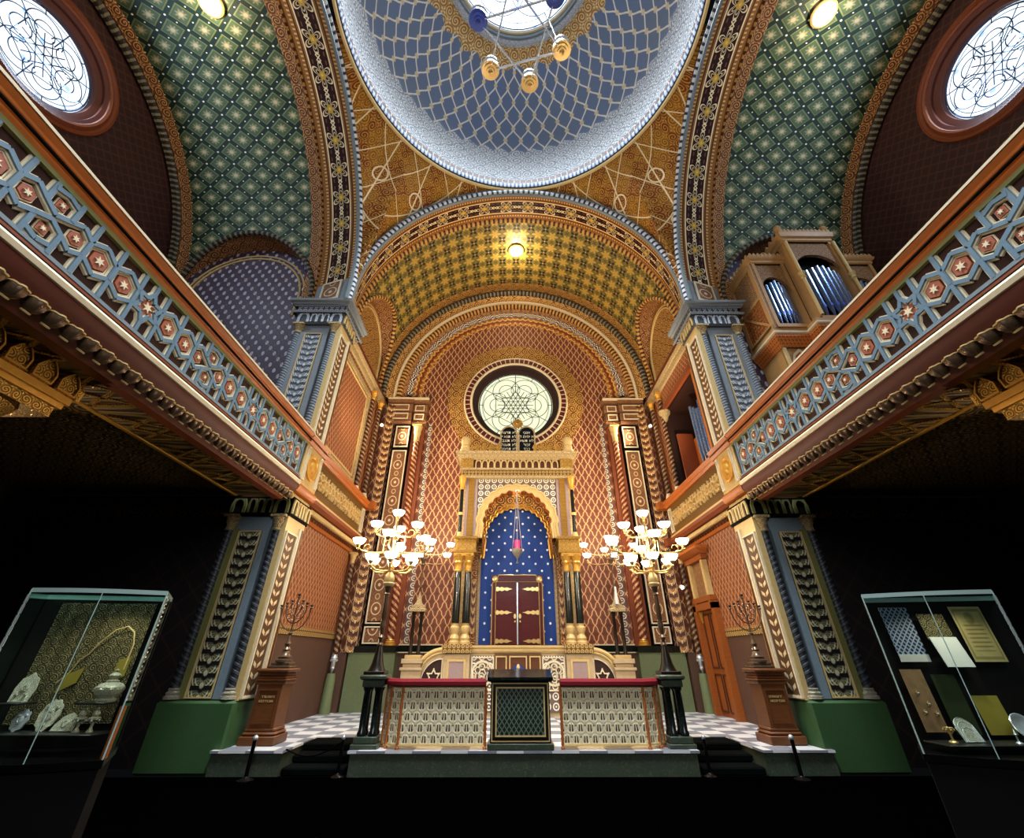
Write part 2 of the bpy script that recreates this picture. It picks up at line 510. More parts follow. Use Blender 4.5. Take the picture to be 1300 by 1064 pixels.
def m_imbricate(bg, fg, line, P=.13):
    def f():
        u, v = uvs(); y = v/P; row = fl(y); x = u/P+mth('FLOORED_MODULO', row, 2.0)*.5
        r = ln(cell(x), fr(y)); a = near(ab(r-.5), .12)
        c = mix(near(r, .35), bg, fg)
        return mix(a, c, line), 1-a, .01
    return f
def m_waves():
    u, v = uvs(); P = .2; q = v/.09+ab(sn(u*(pi/P)))*1.0
    k = near(ab(cell(q)), .22)
    return mix(k, '#1a1210', '#fff0dc'), k, .01

GOLDC = '#c58a34'
def mats():
    material('gold', plain('#dca445', .12, 14), .36, .45)
    material('gilt_relief', arab('#7a4714', '#c98f35', '#f2c964', 9, 22), .38, .55)
    material('gold_arabesque', arab('#55260c', '#a8682a', '#f0c068', 3.4, 9), .5, .25)
    material('brown_arabesque', arab('#4a2010', '#9a5c2c', '#d8a264', 4, 10), .55, .1)
    material('salmon_net', m_salmon, .55); material('salmon_fine', m_salmon_fine, .55)
    material('dado', m_dado, .7); material('green_vault', m_green_vault, .6); material('gold_vault', m_gold_vault, .45, .15)
    material('flower_band', m_flowerband, .65, 0, .1); material('pendentive', m_pendentive, .42, .25)
    material('dome_net', m_dome, .6)
    material('lattice_dark', m_lattice_dark, .4)
    material('leaf_silver', m_leafpanel('#14110d', '#8f8a62', '#d9d3ac', .17), .5)
    material('leaf_grey', m_leafpanel('#3a3e44', '#9aa0a6', '#dde0e3', .17), .5)
    material('leaf_brown', m_chevron('#5e3f22', '#e3c79a'), .5)
    material('leaf_gold', m_leafpanel('#4e260f', '#b9803f', '#f4d29a', .24), .5, .1)
    material('leaf_copper', m_medallion, .5, .05)
    material('twist_dark', m_twist('#202225', '#3f4448', .1), .45); material('twist_brown', m_twist('#3c2114', '#9c7a58', .14), .4)
    material('twist_gold', m_twist('#6b2a16', '#d2a070', .17), .4)
    material('dot_relief', m_dotrelief, .5); material('maroon', m_maroon, .7)
    material('tiles', m_tiles, .35); material('green_marble', m_marble('#2f4a33', '#4c5c3c', '#a9b48f'), .35)
    material('dark_marble', m_marble('#2a3c30', '#4a4c3c', '#8b9484'), .3)
    material('black_marble', m_marble('#070c0a', '#131c18', '#4e5a52'), .15, 0, .6)
    material('green_plinth', plain('#37572f', .12, 20), .55); material('green_dado', plain('#6f7a52', .1, 20), .6)
    material('olive_stone', plain('#7c7a45', .1, 20), .5); material('slate_blue', plain('#7c8b92', .12, 16), .45)
    material('blue_grey', plain('#668090', .12, 16), .5); material('frieze_dark', plain('#50555a', .12, 16), .6); material('twist_grey', m_twist('#454a50', '#8d959c', .07), .5); material('pier_grey', plain('#80878c', .12, 16), .5); material('cream', plain('#ead9b4', .1, 16), .5)
    material('cream_gold', plain('#d8b878', .12, 16), .45, .1)
    material('stone_gold', arab('#8a6d45', '#c4a468', '#efd9a4', 8, 20), .5, .1)
    material('stone_cream', plain('#c9ae84', .1, 16), .55)
    material('lilac_stone', plain('#a58a86', .1, 12), .5)
    material('deep_brown', plain('#30150c', .15, 10), .6); material('dark_red', plain('#5d2416', .15, 10), .55)
    material('orange_wood', plain('#b9662a', .15, 8), .4); material('red_brown', plain('#84401f', .14, 8), .5)
    material('panel_brown', plain('#3a1c12', .15, 12), .6); material('hex_red', plain('#a35a40', .12, 20), .5)
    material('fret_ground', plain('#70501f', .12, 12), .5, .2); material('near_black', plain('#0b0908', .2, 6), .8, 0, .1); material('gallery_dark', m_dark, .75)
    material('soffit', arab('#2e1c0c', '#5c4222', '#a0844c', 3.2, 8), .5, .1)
    material('star_blue', m_stars_blue, .6); material('mahogany', m_wood('#5a1410', '#35090a'), .4, 0, .25, .05)
    material('walnut', m_wood('#6b3d1c', '#4a260f'), .4); material('pedestal_wood', m_wood('#74411c', '#472811'), .42)
    material('door_wood', m_wood('#a85c24', '#7a3c14'), .4)
    material('brass', plain('#e6c07a', .08, 20), .25, .6); material('silver', plain('#d9dcde', .08, 20), .25, .6)
    material('old_silver', arab('#8a866c', '#bdb698', '#fff6da', 30, 60), .3, .35)
    material('bronze', plain('#6b5540', .1, 20), .3, .5); material('dark_bronze', plain('#2a241c', .1, 20), .35, .6)
    material('red_velvet', plain('#8e1222', .12, 30), .8); material('black_carpet', plain('#040605', .2, 40), .95, 0, .05)
    material('floor_dark', plain('#010101', .2, 4), .95, 0, 0); material('black_metal', plain('#0c0c0d', .1, 20), .3, .6)
    material('mouth_backlit_blue', plain('#5266c0', .1, 10), .3, .5)  # metal of the pipe mouths; on cups it paints in backlit shade
    material('pipe_metal', plain('#9fb4dc', .08, 8), .22, .9)
    material('organ_wood', plain('#b98a52', .12, 10), .45); material('organ_ornament', arab('#5d3320', '#94603a', '#cfa268', 7, 15), .5)
    material('orange_fret', m_scrollbars('#a8481a', '#e8a24c', .09), .5)
    material('beads_white', m_beads('#26304a', '#dfe5ea', .17), .5); material('beads_gold', m_beads('#4e2814', '#c9984e', .17, .26), .45, .1)
    material('beads_dark', m_beads('#2a221a', '#7d7560', .16, .22), .5); material('bead_blue', m_beads('#2a3f7c', '#b9c9dd', .13), .5)
    material('scallop_wave', m_waves, .5); material('imbricate', m_imbricate('#7a3c14', '#b06a28', '#e0ac5c', .22), .5, .1)
    material('ring_red', m_beads('#551a14', '#e6c8a8', .2, .1), .5)
    material('fret_white', m_scrollbars('#6e5a52', '#f3ead6', .2), .5)
    material('fret_gold', m_scrollbars('#6a4a22', '#dcb870', .11), .45, .2)
    material('lace_grey', arab('#7d8ea6', '#c2cdd8', '#ffffff', 6, 14), .6)
    material('frieze_grey', m_scrollbars('#26282e', '#b9bcc0', .14), .5)
    material('parchment', m_parchment, .8); material('paper', plain('#d8d8cc', .05, 20), .8)
    material('brocade', plain('#8d6c48', .4, 14), .8); material('dark_brocade', arab('#181309', '#544a26', '#948752', 14, 30), .8)
    material('yellow_silk', plain('#9a8a34', .15, 8), .6); material('moss_cloth', plain('#27320f', .2, 5), .8)
    material('blue_lattice', lambda: (lambda uv: mix(near(diamonds(uv[0], uv[1], .05, .05), .16), '#10182e', '#8e9cb0'))(uvs()), .6)
    material('white_paint', plain('#f4efe4', .05, 20), .5)
    material('shelf_dark', plain('#141210', .1, 20), .4)
    material('lead', plain('#15161c', .05, 20), .4, .3); material('lead_blue', plain('#3c5a86', .05, 20), .6)
    material('letters', plain('#e8e2c8', .05, 20), .4)
    material('tablet_black', plain('#0c0c12', .1, 10), .25)
    glow('lamp_glass', '#fff4de', 9.0); glow('ceiling_lamp_glass', '#fff6e2', 14.0); glow('ruby_glass', '#ff2b4e', 2.5)
    glow('spot_glass', '#fff2dc', 8.0)
    window_mats()
def m_parchment():
    u, v = uvs(); row = near(ab(cell(v/.035)), .2)*near(ab(u-.14), .085); ch = near(ab(cell(u/.011+fl(v/.035)*.37)), .33)
    fig = near(ln(u-.14, (v-.36)*.7), .04); bd = near(ab(mx(ab(u-.14)/.6, ab(v-.23)/1.0)-.2), .012)
    n = noise(vec(u, v), 14, 3); c = mix(n, '#b3a468', '#8d7f4e'); c = mix(row*ch*near(ab(v-.2), .12), c, '#4e4626')
    return mix(mx(fig*n, bd*.6), c, '#5a5230')
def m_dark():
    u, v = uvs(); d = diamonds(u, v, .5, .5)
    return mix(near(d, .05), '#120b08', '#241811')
def window_mats():
    """stained glass lit from outside: pale panes, brighter towards the middle, drawn in the pane material; leads are real bars"""
    def glass(name, c1, c2, c3, st):
        global NT
        m = bpy.data.materials.new(name); m.use_nodes = True; NT = m.node_tree
        b = NT.nodes['Principled BSDF']
        v = voro(objco(), 2.6, 'F1', 1.0); n = noise(objco(), 3.0, 2)
        c = mix(n, c1, c2); c = mix(near(v, .16)*.6, c, c3)
        b.inputs['Base Color'].default_value = (.3, .3, .3, 1); b.inputs['Roughness'].default_value = .25
        NT.links.new(c.k, b.inputs['Emission Color']); b.inputs['Emission Strength'].default_value = st
        MATS[name] = m
    glass('glass_rose', '#eef2bc', '#dfe8d4', '#b8cf9c', 1.0)
    glass('glass_side', '#ffffff', '#b4dcff', '#4a9be6', 1.5)
    glass('glass_oculus', '#ffffff', '#c4e0ff', '#5f9bff', 2.2)
    m = bpy.data.materials.new('case_glass'); m.use_nodes = True; nt = m.node_tree; nt.nodes.clear()
    o = nt.nodes.new('ShaderNodeOutputMaterial'); t = nt.nodes.new('ShaderNodeBsdfTransparent'); g = nt.nodes.new('ShaderNodeBsdfGlossy')
    t.inputs[0].default_value = (.86, .93, .9, 1); g.inputs['Roughness'].default_value = .03; g.inputs['Color'].default_value = (.8, .95, .9, 1)
    f = nt.nodes.new('ShaderNodeFresnel'); f.inputs[0].default_value = 1.45; x = nt.nodes.new('ShaderNodeMixShader')
    nt.links.new(f.outputs[0], x.inputs[0]); nt.links.new(t.outputs[0], x.inputs[1]); nt.links.new(g.outputs[0], x.inputs[2]); nt.links.new(x.outputs[0], o.inputs[0])
    MATS['case_glass'] = m
    m = bpy.data.materials.new('case_rim'); m.use_nodes = True; b = m.node_tree.nodes['Principled BSDF']
    b.inputs['Base Color'].default_value = (.55, .75, .68, 1); b.inputs['Roughness'].default_value = .1; b.inputs['Metallic'].default_value = .3
    MATS['case_rim'] = m
mats()
M = MATS
# ---------------------------------------------------------------- the room
FZ, PZ = .2, .49              # main floor, raised chancel floor
XW, PX = 4.6, 5.87            # inner and outer faces of the piers
Y0, Y1 = 8.6, 9.87            # front and back of the piers
ZS, ZC, RV = 9.75, 10.1, 5.0  # springing, arch centre, vault radius
XC, YB = 4.95, 14.1           # chancel side walls, back wall
YC = 4.1                      # middle of the dome square
XE = 10.2                     # end walls of the side arms

def panel(b, o, ex, ey, w, h, d=.02):
    """raised panel whose front is mapped u 0..1 across, v in metres up"""
    n = mul3(nrm3(cross3(ex, ey)), d)
    P = [o, add3(o, mul3(ex, w)), add3(add3(o, mul3(ex, w)), mul3(ey, h)), add3(o, mul3(ey, h))]
    Q = [add3(p, n) for p in P]
    return b.add(P+Q, [(4,5,6,7),(0,1,5,4),(1,2,6,5),(2,3,7,6),(3,0,4,7)], [((0,0),(1,0),(1,h),(0,h)), None, None, None, None])
def pframe(b, o, ex, ey, w, h, t, d):
    return b.frame(rect(0, w, 0, h), rect(t, w-t, t, h-t), o, ex, ey, d)
def quad(b, a, bb, c, d, us=None):
    return b.add([a, bb, c, d], [(0,1,2,3)], [us] if us else None)
def disc(b, c, r, n, ex, ey):
    P = [add3(c, add3(mul3(ex, r*cos(2*pi*i/n)), mul3(ey, r*sin(2*pi*i/n)))) for i in range(n)]
    return b.add(P, [tuple(range(n))], [tuple((r*cos(2*pi*i/n), r*sin(2*pi*i/n)) for i in range(n))])

# floors
b = MB(); b.box(-XE-.2, XE+.2, -3, 8.5, FZ-.2, FZ); struct(b.build('floor', M['floor_dark']))
b = MB()
b.box(-2.62, 2.62, 8.46, 9.8, FZ, PZ); b.box(-4.72, -3.66, 8.5, 9.8, FZ, PZ); b.box(3.66, 4.72, 8.5, 9.8, FZ, PZ)
struct(b.build('trim_1', M['dark_marble']))['label'] = 'dark marble front edge of the raised floor'
b = MB(); z = PZ+.012
b.box(-XC-.1, XC+.1, 9.8, YB+.1, PZ-.15, z); b.box(-4.74, -3.64, 8.47, 9.8, PZ-.02, z); b.box(3.64, 4.74, 8.47, 9.8, PZ-.02, z); b.box(-2.66, 2.66, 8.44, 9.8, PZ-.02, z)
struct(b.build('floor_chancel', M['tiles'], smooth=0))
# back wall with the round opening
b = MB(); n = 72; R = 1.9; zc = 9.9; q = 2.2
P = [(R*cos(2*pi*i/n), YB, zc+R*sin(2*pi*i/n)) for i in range(n)]
Q = []
for i in range(n):
    a = 2*pi*i/n; k = q/max(abs(cos(a)), abs(sin(a))); Q.append((k*cos(a), YB, zc+k*sin(a)))
fs = []; us = []
for i in range(n):
    k = (i+1) % n; fs.append((i, k, n+k, n+i)); us.append(tuple((p[0], p[2]) for p in (P[i], P[k], Q[k], Q[i])))
b.add(P+Q, fs, us)
for x0, x1, z0, z1 in ((-XC, -q, PZ, 15), (q, XC, PZ, 15), (-q, q, PZ, zc-q), (-q, q, zc+q, 15)):
    quad(b, (x0,YB,z0), (x1,YB,z0), (x1,YB,z1), (x0,YB,z1))
struct(b.build('wall_back', M['salmon_net'], smooth=0))
b = MB(); b.box(-3.3, 3.3, YB-.06, YB, PZ, 1.82); struct(b.build('baseboard_back', M['dado']))
b = MB(); b.box(-3.3, 3.3, YB-.09, YB-.001, 1.82, 1.97); struct(b.build('trim_2', M['black_marble']))
b = MB(); b.box(-3.3, 3.3, YB-.1, YB-.001, 1.97, 2.0); b.box(-3.3, 3.3, YB-.1, YB-.001, 1.79, 1.815); struct(b.build('trim_3', M['cream']))
b = MB()
for s in (-1, 1):
    b.box(s*3.2, s*3.08, YB-.03, YB-.001, 2.0, 8.9)
struct(b.build('trim_4', M['fret_white']))
# halo of gilt relief round the rose window
b = MB(); n = 180
b.frame([((2.52+.06*abs(sin(24*pi*i/n)))*cos(2*pi*i/n), (2.52+.06*abs(sin(24*pi*i/n)))*sin(2*pi*i/n)) for i in range(n)], ngon((0,0), 1.93, n), (0,YB-.002,9.93), X, Z, .05)
struct(b.build('trim_5', M['gold_arabesque']))

def leads(b, c, R, ex, ey, r=.014, full=True):
    P = lambda x, y: add3(c, add3(mul3(ex, x*R), mul3(ey, y*R)))
    circ = lambda x, y, k, n=28, a0=0, a1=2*pi: [P(x+k*cos(a0+(a1-a0)*i/n), y+k*sin(a0+(a1-a0)*i/n)) for i in range(n+(0 if a1-a0 > 6.2 else 1))]
    b.tube(circ(0, 0, .985, 64), r*1.6, 4, True); b.tube(circ(0, 0, .9, 64), r*.7, 4, True)
    for k in range(6):
        a = k*pi/3; ca, sa = cos(a), sin(a)
        b.tube(circ(.5*ca, .5*sa, .2), r, 4, True)
        b.tube(circ(.5*ca, .5*sa, .375, 20, a-2.0, a+2.0), r, 4)
        b.tube([P(.87*ca, .87*sa), P(.999*ca, .999*sa)], r, 4)
        for o in ((0, .11, .22) if full else (0, .16)):
            for s in ((1, -1) if o else (1,)):
                L = .48-o*.35
                if k % 1 == 0: b.tube([P(-s*o*sa*1, s*o*ca*1), P(L*ca-s*o*sa, L*sa+s*o*ca)], r, 4)
        a2 = a+pi/6
        b.tube([P(.38*cos(a2), .38*sin(a2)), P(.985*cos(a2), .985*sin(a2))], r, 4)
        h = .62
        b.tube([P(h*cos(a-pi/6), h*sin(a-pi/6)), P(h*cos(a+pi/6), h*sin(a+pi/6))], r*.9, 4)
# rose window in the back wall
c = (0, 14.42, 9.9)
b = MB(); disc(b, c, 1.44, 64, X, Z); w1 = struct(b.build('window_1', M['glass_rose'], smooth=0))
b = MB(); leads(b, (0,14.405,9.9), 1.42, X, Z, .012); struct(b.build('window_leads', M['lead'], w1))
b = MB(); b.lathe([(1.93,.0),(1.93,.05),(1.86,.07),(1.74,.06),(1.72,.02),(1.72,-.02)], (0,YB-.02,9.9), 72, (0,-1,0)); struct(b.build('window_frame', M['ring_red'], w1))
b = MB(); b.lathe([(1.73,.05),(1.69,.075),(1.65,.05),(1.64,0)], (0,YB-.02,9.9), 72, (0,-1,0)); b.lathe([(1.97,.02),(1.95,.085),(1.92,.09),(1.9,.05)], (0,YB-.02,9.9), 72, (0,-1,0)); struct(b.build('window_frame_edge', M['cream'], w1))
b = MB(); b.lathe([(1.66,.03),(1.6,-.03),(1.6,-.1),(1.54,-.12),(1.54,-.2),(1.43,-.24),(1.43,-.36)], (0,YB-.02,9.9), 72, (0,-1,0)); struct(b.build('window_reveal', M['deep_brown'], w1))

# arches -----------------------------------------------------------------
def big_arch(pl, names, face, back):
    """the wide flower-band arch between piers; pl 'xz' (front) or 'yz' (left side)"""
    if pl == 'xz': C = lambda d: (0, Y0+d, ZC); N = (0,-1,0); f0 = lambda d, r, a: (r*cos(a), Y0+d, ZC+r*sin(a))
    else: C = lambda d: (-XW-d, YC, ZC); N = (1,0,0); f0 = lambda d, r, a: (-XW-d, YC+r*cos(a), ZC+r*sin(a))
    A = [pi*i/96 for i in range(97)]
    def strip(b, r0, d0, r1, d1, m=6):
        rs = []
        for j in range(m+1):
            t = j/m; r = r0+(r1-r0)*t; d = d0+(d1-d0)*t
            p = [f0(d, r, a) for a in A]; rs.append([(p[0][0], p[0][1], ZS)]+p+[(p[-1][0], p[-1][1], ZS)])
        w = hypot(r1-r0, d1-d0)
        L = [-.35]+[4.75*a for a in A]+[4.75*pi+.35]
        b.rings(rs, closed=False, uv=lambda i, j: (L[j]-4.75*pi/2, w*i/m))
    b = MB(); strip(b, 4.5, .05, 4.96, 1.27); struct(b.build(names[0], M['flower_band']))
    pth = lambda r, d: arc(C(d), r, pi, 0, 96, pl, ZS) if pl == 'xz' else arc(C(d), r, 0, pi, 96, pl, ZS)
    b = MB()
    b.sweep([(-.0,.0),(-.01,.05),(.03,.09),(.09,.1),(.14,.07),(.16,.0)], pth(4.52, 0), N)
    struct(b.build(names[1], M['beads_white']))
    b = MB()
    b.sweep([(-.035,-.05),(-.035,.04),(0,.04)], pth(4.52, 0), N); b.sweep([(.16,0),(.16,.05),(.23,.05),(.23,-.02)], pth(4.52, 0), N)
    struct(b.build(names[2], M['slate_blue']))
    b = MB(); b.sweep([(-.06,.0),(0,-.05),(.05,0),(.06,.12)], pth(4.96, 1.27), mul3(N, -1)); struct(b.build(names[3], M['beads_gold']))
big_arch('xz', ['trim_6', 'trim_7', 'trim_8', 'trim_9'], 0, 0)
k = 10
for MIR in (1, -1):
    big_arch('yz', ['trim_%d' % (k+i) for i in range(4)], 0, 0); k += 4
MIR = 1

def vault(name, mat, a0, a1, place, lun):
    """barrel vault along a0..a1; lun: (centre along, radius, height of its centre) for the lunette cut out of each flank in lun['s']"""
    T = pi*RV+2*(ZC-ZS)
    def pt(t):
        t -= ZC-ZS
        if t < 0: return -RV, ZC+t
        if t > pi*RV: return RV, ZC-(t-pi*RV)
        a = pi-t/RV; return RV*cos(a), ZC+RV*sin(a)
    nu = max(8, int((a1-a0)/.06)); nv = int(T/.06)
    def inside(a, s, z):
        if (s < 0 and -1 in lun['s']) or (s > 0 and 1 in lun['s']):
            q = abs(a-lun['c'])
            return q < lun['r'] and (z < lun['z'] or q*q+(z-lun['z'])**2 < lun['r']**2)
        return False
    def keep(i, j):
        a = a0+(a1-a0)*(i+.5)/nu; s, z = pt(T*(j+.5)/nv); return not inside(a, s, z)
    b = MB()
    b.grid(lambda i, j: place(a0+(a1-a0)*i/nu, *pt(T*j/nv)), nu, nv, keep, lambda i, j: (T*j/nv-T/2, a0+(a1-a0)*i/nu))
    return struct(b.build(name, mat))
def lunette(names, mat, place, c, r, zc, s, edge, n=48):
    """recessed half-round panel, its edge strip and the bead moulding on the vault"""
    xs = RV+.06
    path = [(c-r, ZS)]+[(c-r*cos(pi*i/n), zc+r*sin(pi*i/n)) for i in range(n+1)]+[(c+r, ZS)]
    sv = lambda z: sqrt(max(0, RV*RV-(z-ZC)**2)) if z > ZC else RV
    b = MB(); P = [place(a, s*xs, z) for a, z in path]; b.add(P, [tuple(range(len(P)))], [tuple(path)]); struct(b.build(names[0], mat))
    b = MB(); b.rings([[place(a, s*(sv(z)-.04), z) for a, z in path], [place(a, s*(xs+.02), z) for a, z in path]], closed=False); struct(b.build(names[1], M['brown_arabesque']))
    b = MB(); b.tube([place(a, s*(sv(z)-.03), z) for a, z in path], .075, 8); struct(b.build(names[2], edge))
    b = MB()
    for k in (.86, .8):
        b.tube([place(c+(a-c)*k, s*(xs-.02), zc+(z-zc)*k if z > zc else z) for a, z in path], .03, 6)
    struct(b.build(names[3], M['cream_gold']))
pc = lambda a, s, z: (s, a, z)
vault('ceiling_vault_front', M['gold_vault'], Y1, 13.5, pc, {'s': (-1, 1), 'c': 11.65, 'r': 1.55, 'z': 10.75})
for s, k in ((-1, 18), (1, 22)):
    lunette(['trim_%d' % (k+i) for i in range(4)], M['gold_arabesque'], pc, 11.65, 1.55, 10.75, s, M['beads_gold'])
pl_ = lambda a, s, z: (-a, YC+s, z)
k = 26
for MIR, nm in ((1, 'left'), (-1, 'right')):
    vault('ceiling_vault_'+nm, M['green_vault'], PX, XE-.3, pl_, {'s': (1,), 'c': 7.95, 'r': 2.0, 'z': 10.45})
    lunette(['trim_%d' % (k+i) for i in range(4)], M['dot_relief'], pl_, 7.95, 2.0, 10.45, 1, M['beads_dark']); k += 4
    b = MB(); quad(b, (-PX+.02,9.16,4.76), (-XE,9.16,4.76), (-XE,9.16,ZS), (-PX+.02,9.16,ZS)); struct(b.build('wall_%s_north' % nm, M['dot_relief'], smooth=0))
    # gilt leaf border along the near edge of the vault and mouldings at its far end
    b = MB(); b.rings([[( -PX-.03-d, YC+(RV-.02)*cos(pi*i/96), ZC+(RV-.02)*sin(pi*i/96)) for i in range(97)] for d in (0, .32)], closed=False, uv=lambda i, j: (j*.165, i*.32)); struct(b.build('trim_%d' % k, M['brown_arabesque'])); k += 1
    b = MB()
    p = arc((-XE+.3, YC, ZC), RV, 0, pi, 96, 'yz', ZS-3)
    b.sweep([(0,-.3),(.1,-.25),(.16,-.1),(.1,.05),(-.02,.1)], p, (1,0,0)); struct(b.build('trim_%d' % k, M['brown_arabesque'])); k += 1
    b = MB(); b.sweep([(.13,-.2),(.2,-.1),(.26,-.15),(.34,-.15),(.36,-.22)], p, (1,0,0)); struct(b.build('trim_%d' % k, M['beads_dark'])); k += 1
    # end wall
    b = MB(); n = 64; R = 1.25; zc = 12.75
    q = 1.6
    P = [(-XE, YC+R*cos(2*pi*i/n), zc+R*sin(2*pi*i/n)) for i in range(n)]; Q = []
    for i in range(n):
        a = 2*pi*i/n; g = q/max(abs(cos(a)), abs(sin(a))); Q.append((-XE, YC+g*cos(a), zc+g*sin(a)))
    fs = []; us = []
    for i in range(n):
        j = (i+1) % n; fs.append((i, j, n+j, n+i)); us.append(tuple((p[1], p[2]) for p in (P[i], P[j], Q[j], Q[i])))
    b.add(P+Q, fs, us)
    for y0, y1, z0, z1 in ((-3, YC-q, 4.75, 15.4), (YC+q, 9.2, 4.75, 15.4), (YC-q, YC+q, 4.75, zc-q), (YC-q, YC+q, zc+q, 15.4)):
        quad(b, (-XE,y0,z0), (-XE,y1,z0), (-XE,y1,z1), (-XE,y0,z1))
    struct(b.build('wall_%s' % nm, M['maroon'], smooth=0))
    b = MB(); c = (-XE-.22, YC, zc); disc(b, c, 1.06, 48, Y, Z); w = struct(b.build('window_%d' % (2 if MIR > 0 else 3), M['glass_side'], smooth=0))
    b = MB(); leads(b, (-XE-.2, YC, zc), 1.04, Y, Z, .012, False); struct(b.build('window_leads', M['lead_blue'], w))
    b = MB(); b.lathe([(1.07,-.24),(1.07,-.1),(1.2,-.06),(1.2,.0),(1.28,.03)], (-XE,YC,zc), 64, (1,0,0)); struct(b.build('window_reveal', M['dark_red'], w))
    b = MB(); b.lathe([(1.27,.0),(1.29,.06),(1.34,.08),(1.4,.05),(1.42,.03),(1.46,.07),(1.52,.06),(1.54,0)], (-XE,YC,zc), 64, (1,0,0)); struct(b.build('window_frame', M['red_brown'], w))
    # blind arches above the gallery seats
    for yy, j in ((4.75, 0), (7.25, 1)):
        b = MB(); p = [(-.62,8.8),(-.62,10.1)]+[(-.62*cos(pi*i/24), 10.1+.7*sin(pi*i/24)) for i in range(1,24)]+[(.62,10.1),(.62,8.8)]
        b.prism([(x+yy, z) for x, z in p], (-XE,0,0), Y, Z, .03); struct(b.build('trim_%d' % k, M['red_brown'])); k += 1
        b = MB(); b.tube([(-XE+.04, yy+x, z) for x, z in p], .05, 6); struct(b.build('trim_%d' % k, M['brown_arabesque'])); k += 1
    # under the gallery
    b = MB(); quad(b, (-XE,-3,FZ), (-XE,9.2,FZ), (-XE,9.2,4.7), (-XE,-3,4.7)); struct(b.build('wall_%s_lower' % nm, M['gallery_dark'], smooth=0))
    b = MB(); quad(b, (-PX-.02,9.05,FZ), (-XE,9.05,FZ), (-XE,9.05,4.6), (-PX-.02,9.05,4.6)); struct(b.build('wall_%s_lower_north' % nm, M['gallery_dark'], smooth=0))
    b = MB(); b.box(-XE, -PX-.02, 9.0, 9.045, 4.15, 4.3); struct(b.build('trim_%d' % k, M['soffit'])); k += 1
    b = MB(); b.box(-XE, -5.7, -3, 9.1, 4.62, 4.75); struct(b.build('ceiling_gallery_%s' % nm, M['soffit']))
MIR = 1
# back arch of the chancel: stepped mouldings round the scalloped opening
YV = 13.5
pth = lambda r, y: arc((0, y, 10.05), r, pi, 0, 96, 'xz', ZS)
def ringband(name, mat, prof, r, y):
    b = MB(); b.sweep(prof, pth(r, y), (0,-1,0)); return struct(b.build(name, mat))
ringband('trim_50', M['brown_arabesque'], [(.06,0),(-.03,.06),(-.28,.06)], 5.0, 13.32) if 0 else None
b = MB(); b.rings([[((RV-.015)*cos(pi*i/96), y, ZC+(RV-.015)*sin(pi*i/96)) for i in range(97)] for y in (13.05, 13.5)], closed=False, uv=lambda i, j: (j*.165, i*.45)); struct(b.build('trim_51', M['gold_arabesque']))
ringband('trim_52', M['beads_dark'], [(.08,-.1),(.06,.03),(-.0,.09),(-.08,.09),(-.14,.03),(-.15,-.05)], 4.93, YV)
ringband('trim_53', M['gold_arabesque'], [(-.15,-.05),(-.40,-.2)], 4.93, YV)
ringband('trim_54', M['cream'], [(-.40,-.22),(-.40,-.13),(-.45,-.13),(-.47,-.24)], 4.93, YV)
ringband('trim_55', M['beads_gold'], [(-.46,-.26),(-.5,-.2),(-.6,-.2),(-.66,-.26),(-.67,-.34)], 4.93, YV)
ringband('trim_56', M['brown_arabesque'], [(-.67,-.34),(-.80,-.42)], 4.93, YV)
# scalloped edge
def scallop_path(r, amp, n, m=10, cz=10.05):
    P = []
    for i in range(n*m+1):
        a = pi-pi*i/(n*m); t = (i % m)/m
        rr = r-amp*abs(sin(pi*i/m)) if 0 else r-amp+amp*abs(cos(pi*i/m))
        P.append((rr*cos(a), rr*sin(a)))
    return P
b = MB(); sp = scallop_path(3.98, .09, 44)
b.rings([[(4.14*cos(pi-pi*i/440), 13.93, 10.05+4.14*sin(pi-pi*i/440)) for i in range(441)], [(x, 13.93, 10.05+z) for x, z in sp], [(x, 14.02, 10.05+z) for x, z in sp]], closed=False, uv=lambda i, j: (j*.0285, i*.16))
struct(b.build('trim_57', M['scallop_wave']))
b = MB(); sp2 = scallop_path(3.62, .1, 44)
b.rings([[(3.95*cos(pi-pi*i/440), 14.02, 10.05+3.95*sin(pi-pi*i/440)) for i in range(441)], [(x, 14.075, 10.05+z) for x, z in sp2], [(x, 14.11, 10.05+z) for x, z in sp2]], closed=False, uv=lambda i, j: (j*.0275, i*.34))
struct(b.build('trim_58', M['imbricate']))
b = MB(); b.rings([[(5.2*cos(pi*i/96), 13.62, 10.05+5.2*sin(pi*i/96)) for i in range(97)], [(4.0*cos(pi*i/96), 14.0, 10.05+4.0*sin(pi*i/96)) for i in range(97)]], closed=False); struct(b.build('trim_59', M['deep_brown']))

# dome: pendentives, ring cornice, net, oculus ----------------------------
DC = (0, 4.12); RD = 4.45; ZD = 14.8
k = 60
for MIR in (1, -1):
    b = MB(); N1 = 40
    def low(t):     # along the arches, t 0 (front crown) .. 1 (side crown)
        if t < .5: a = pi/2+(pi/2)*(t/.5); return (4.72*cos(a), Y0-.03, ZC+4.72*sin(a))
        a = (pi/2)*((t-.5)/.5); return (-XW+.03, YC+4.55*cos(a), ZC+4.72*sin(a))
    def up(t):
        a = pi/2+(pi/2)*t; return (RD*cos(a), DC[1]+RD*sin(a), ZD)
    rs = []
    for i in range(13):
        s = i/12
        row = []
        for j in range(2*N1+1):
            t = j/(2*N1); p, q = low(t), up(t); bul = .35*sin(pi*s)*sin(pi*t)
            d = nrm3((p[0], p[1]-DC[1], 0))
            row.append(add3(add3(mul3(p, 1-s), mul3(q, s)), mul3(d, bul*.6)))
        rs.append(row)
    b.rings(rs, closed=False, uv=lambda i, j: (atan2(rs[i][j][0], rs[i][j][1]-DC[1])*4.6, rs[i][j][2]))
    struct(b.build('ceiling_pendentive_'+side('left', 'right'), M['pendentive'], smooth=60))
MIR = 1
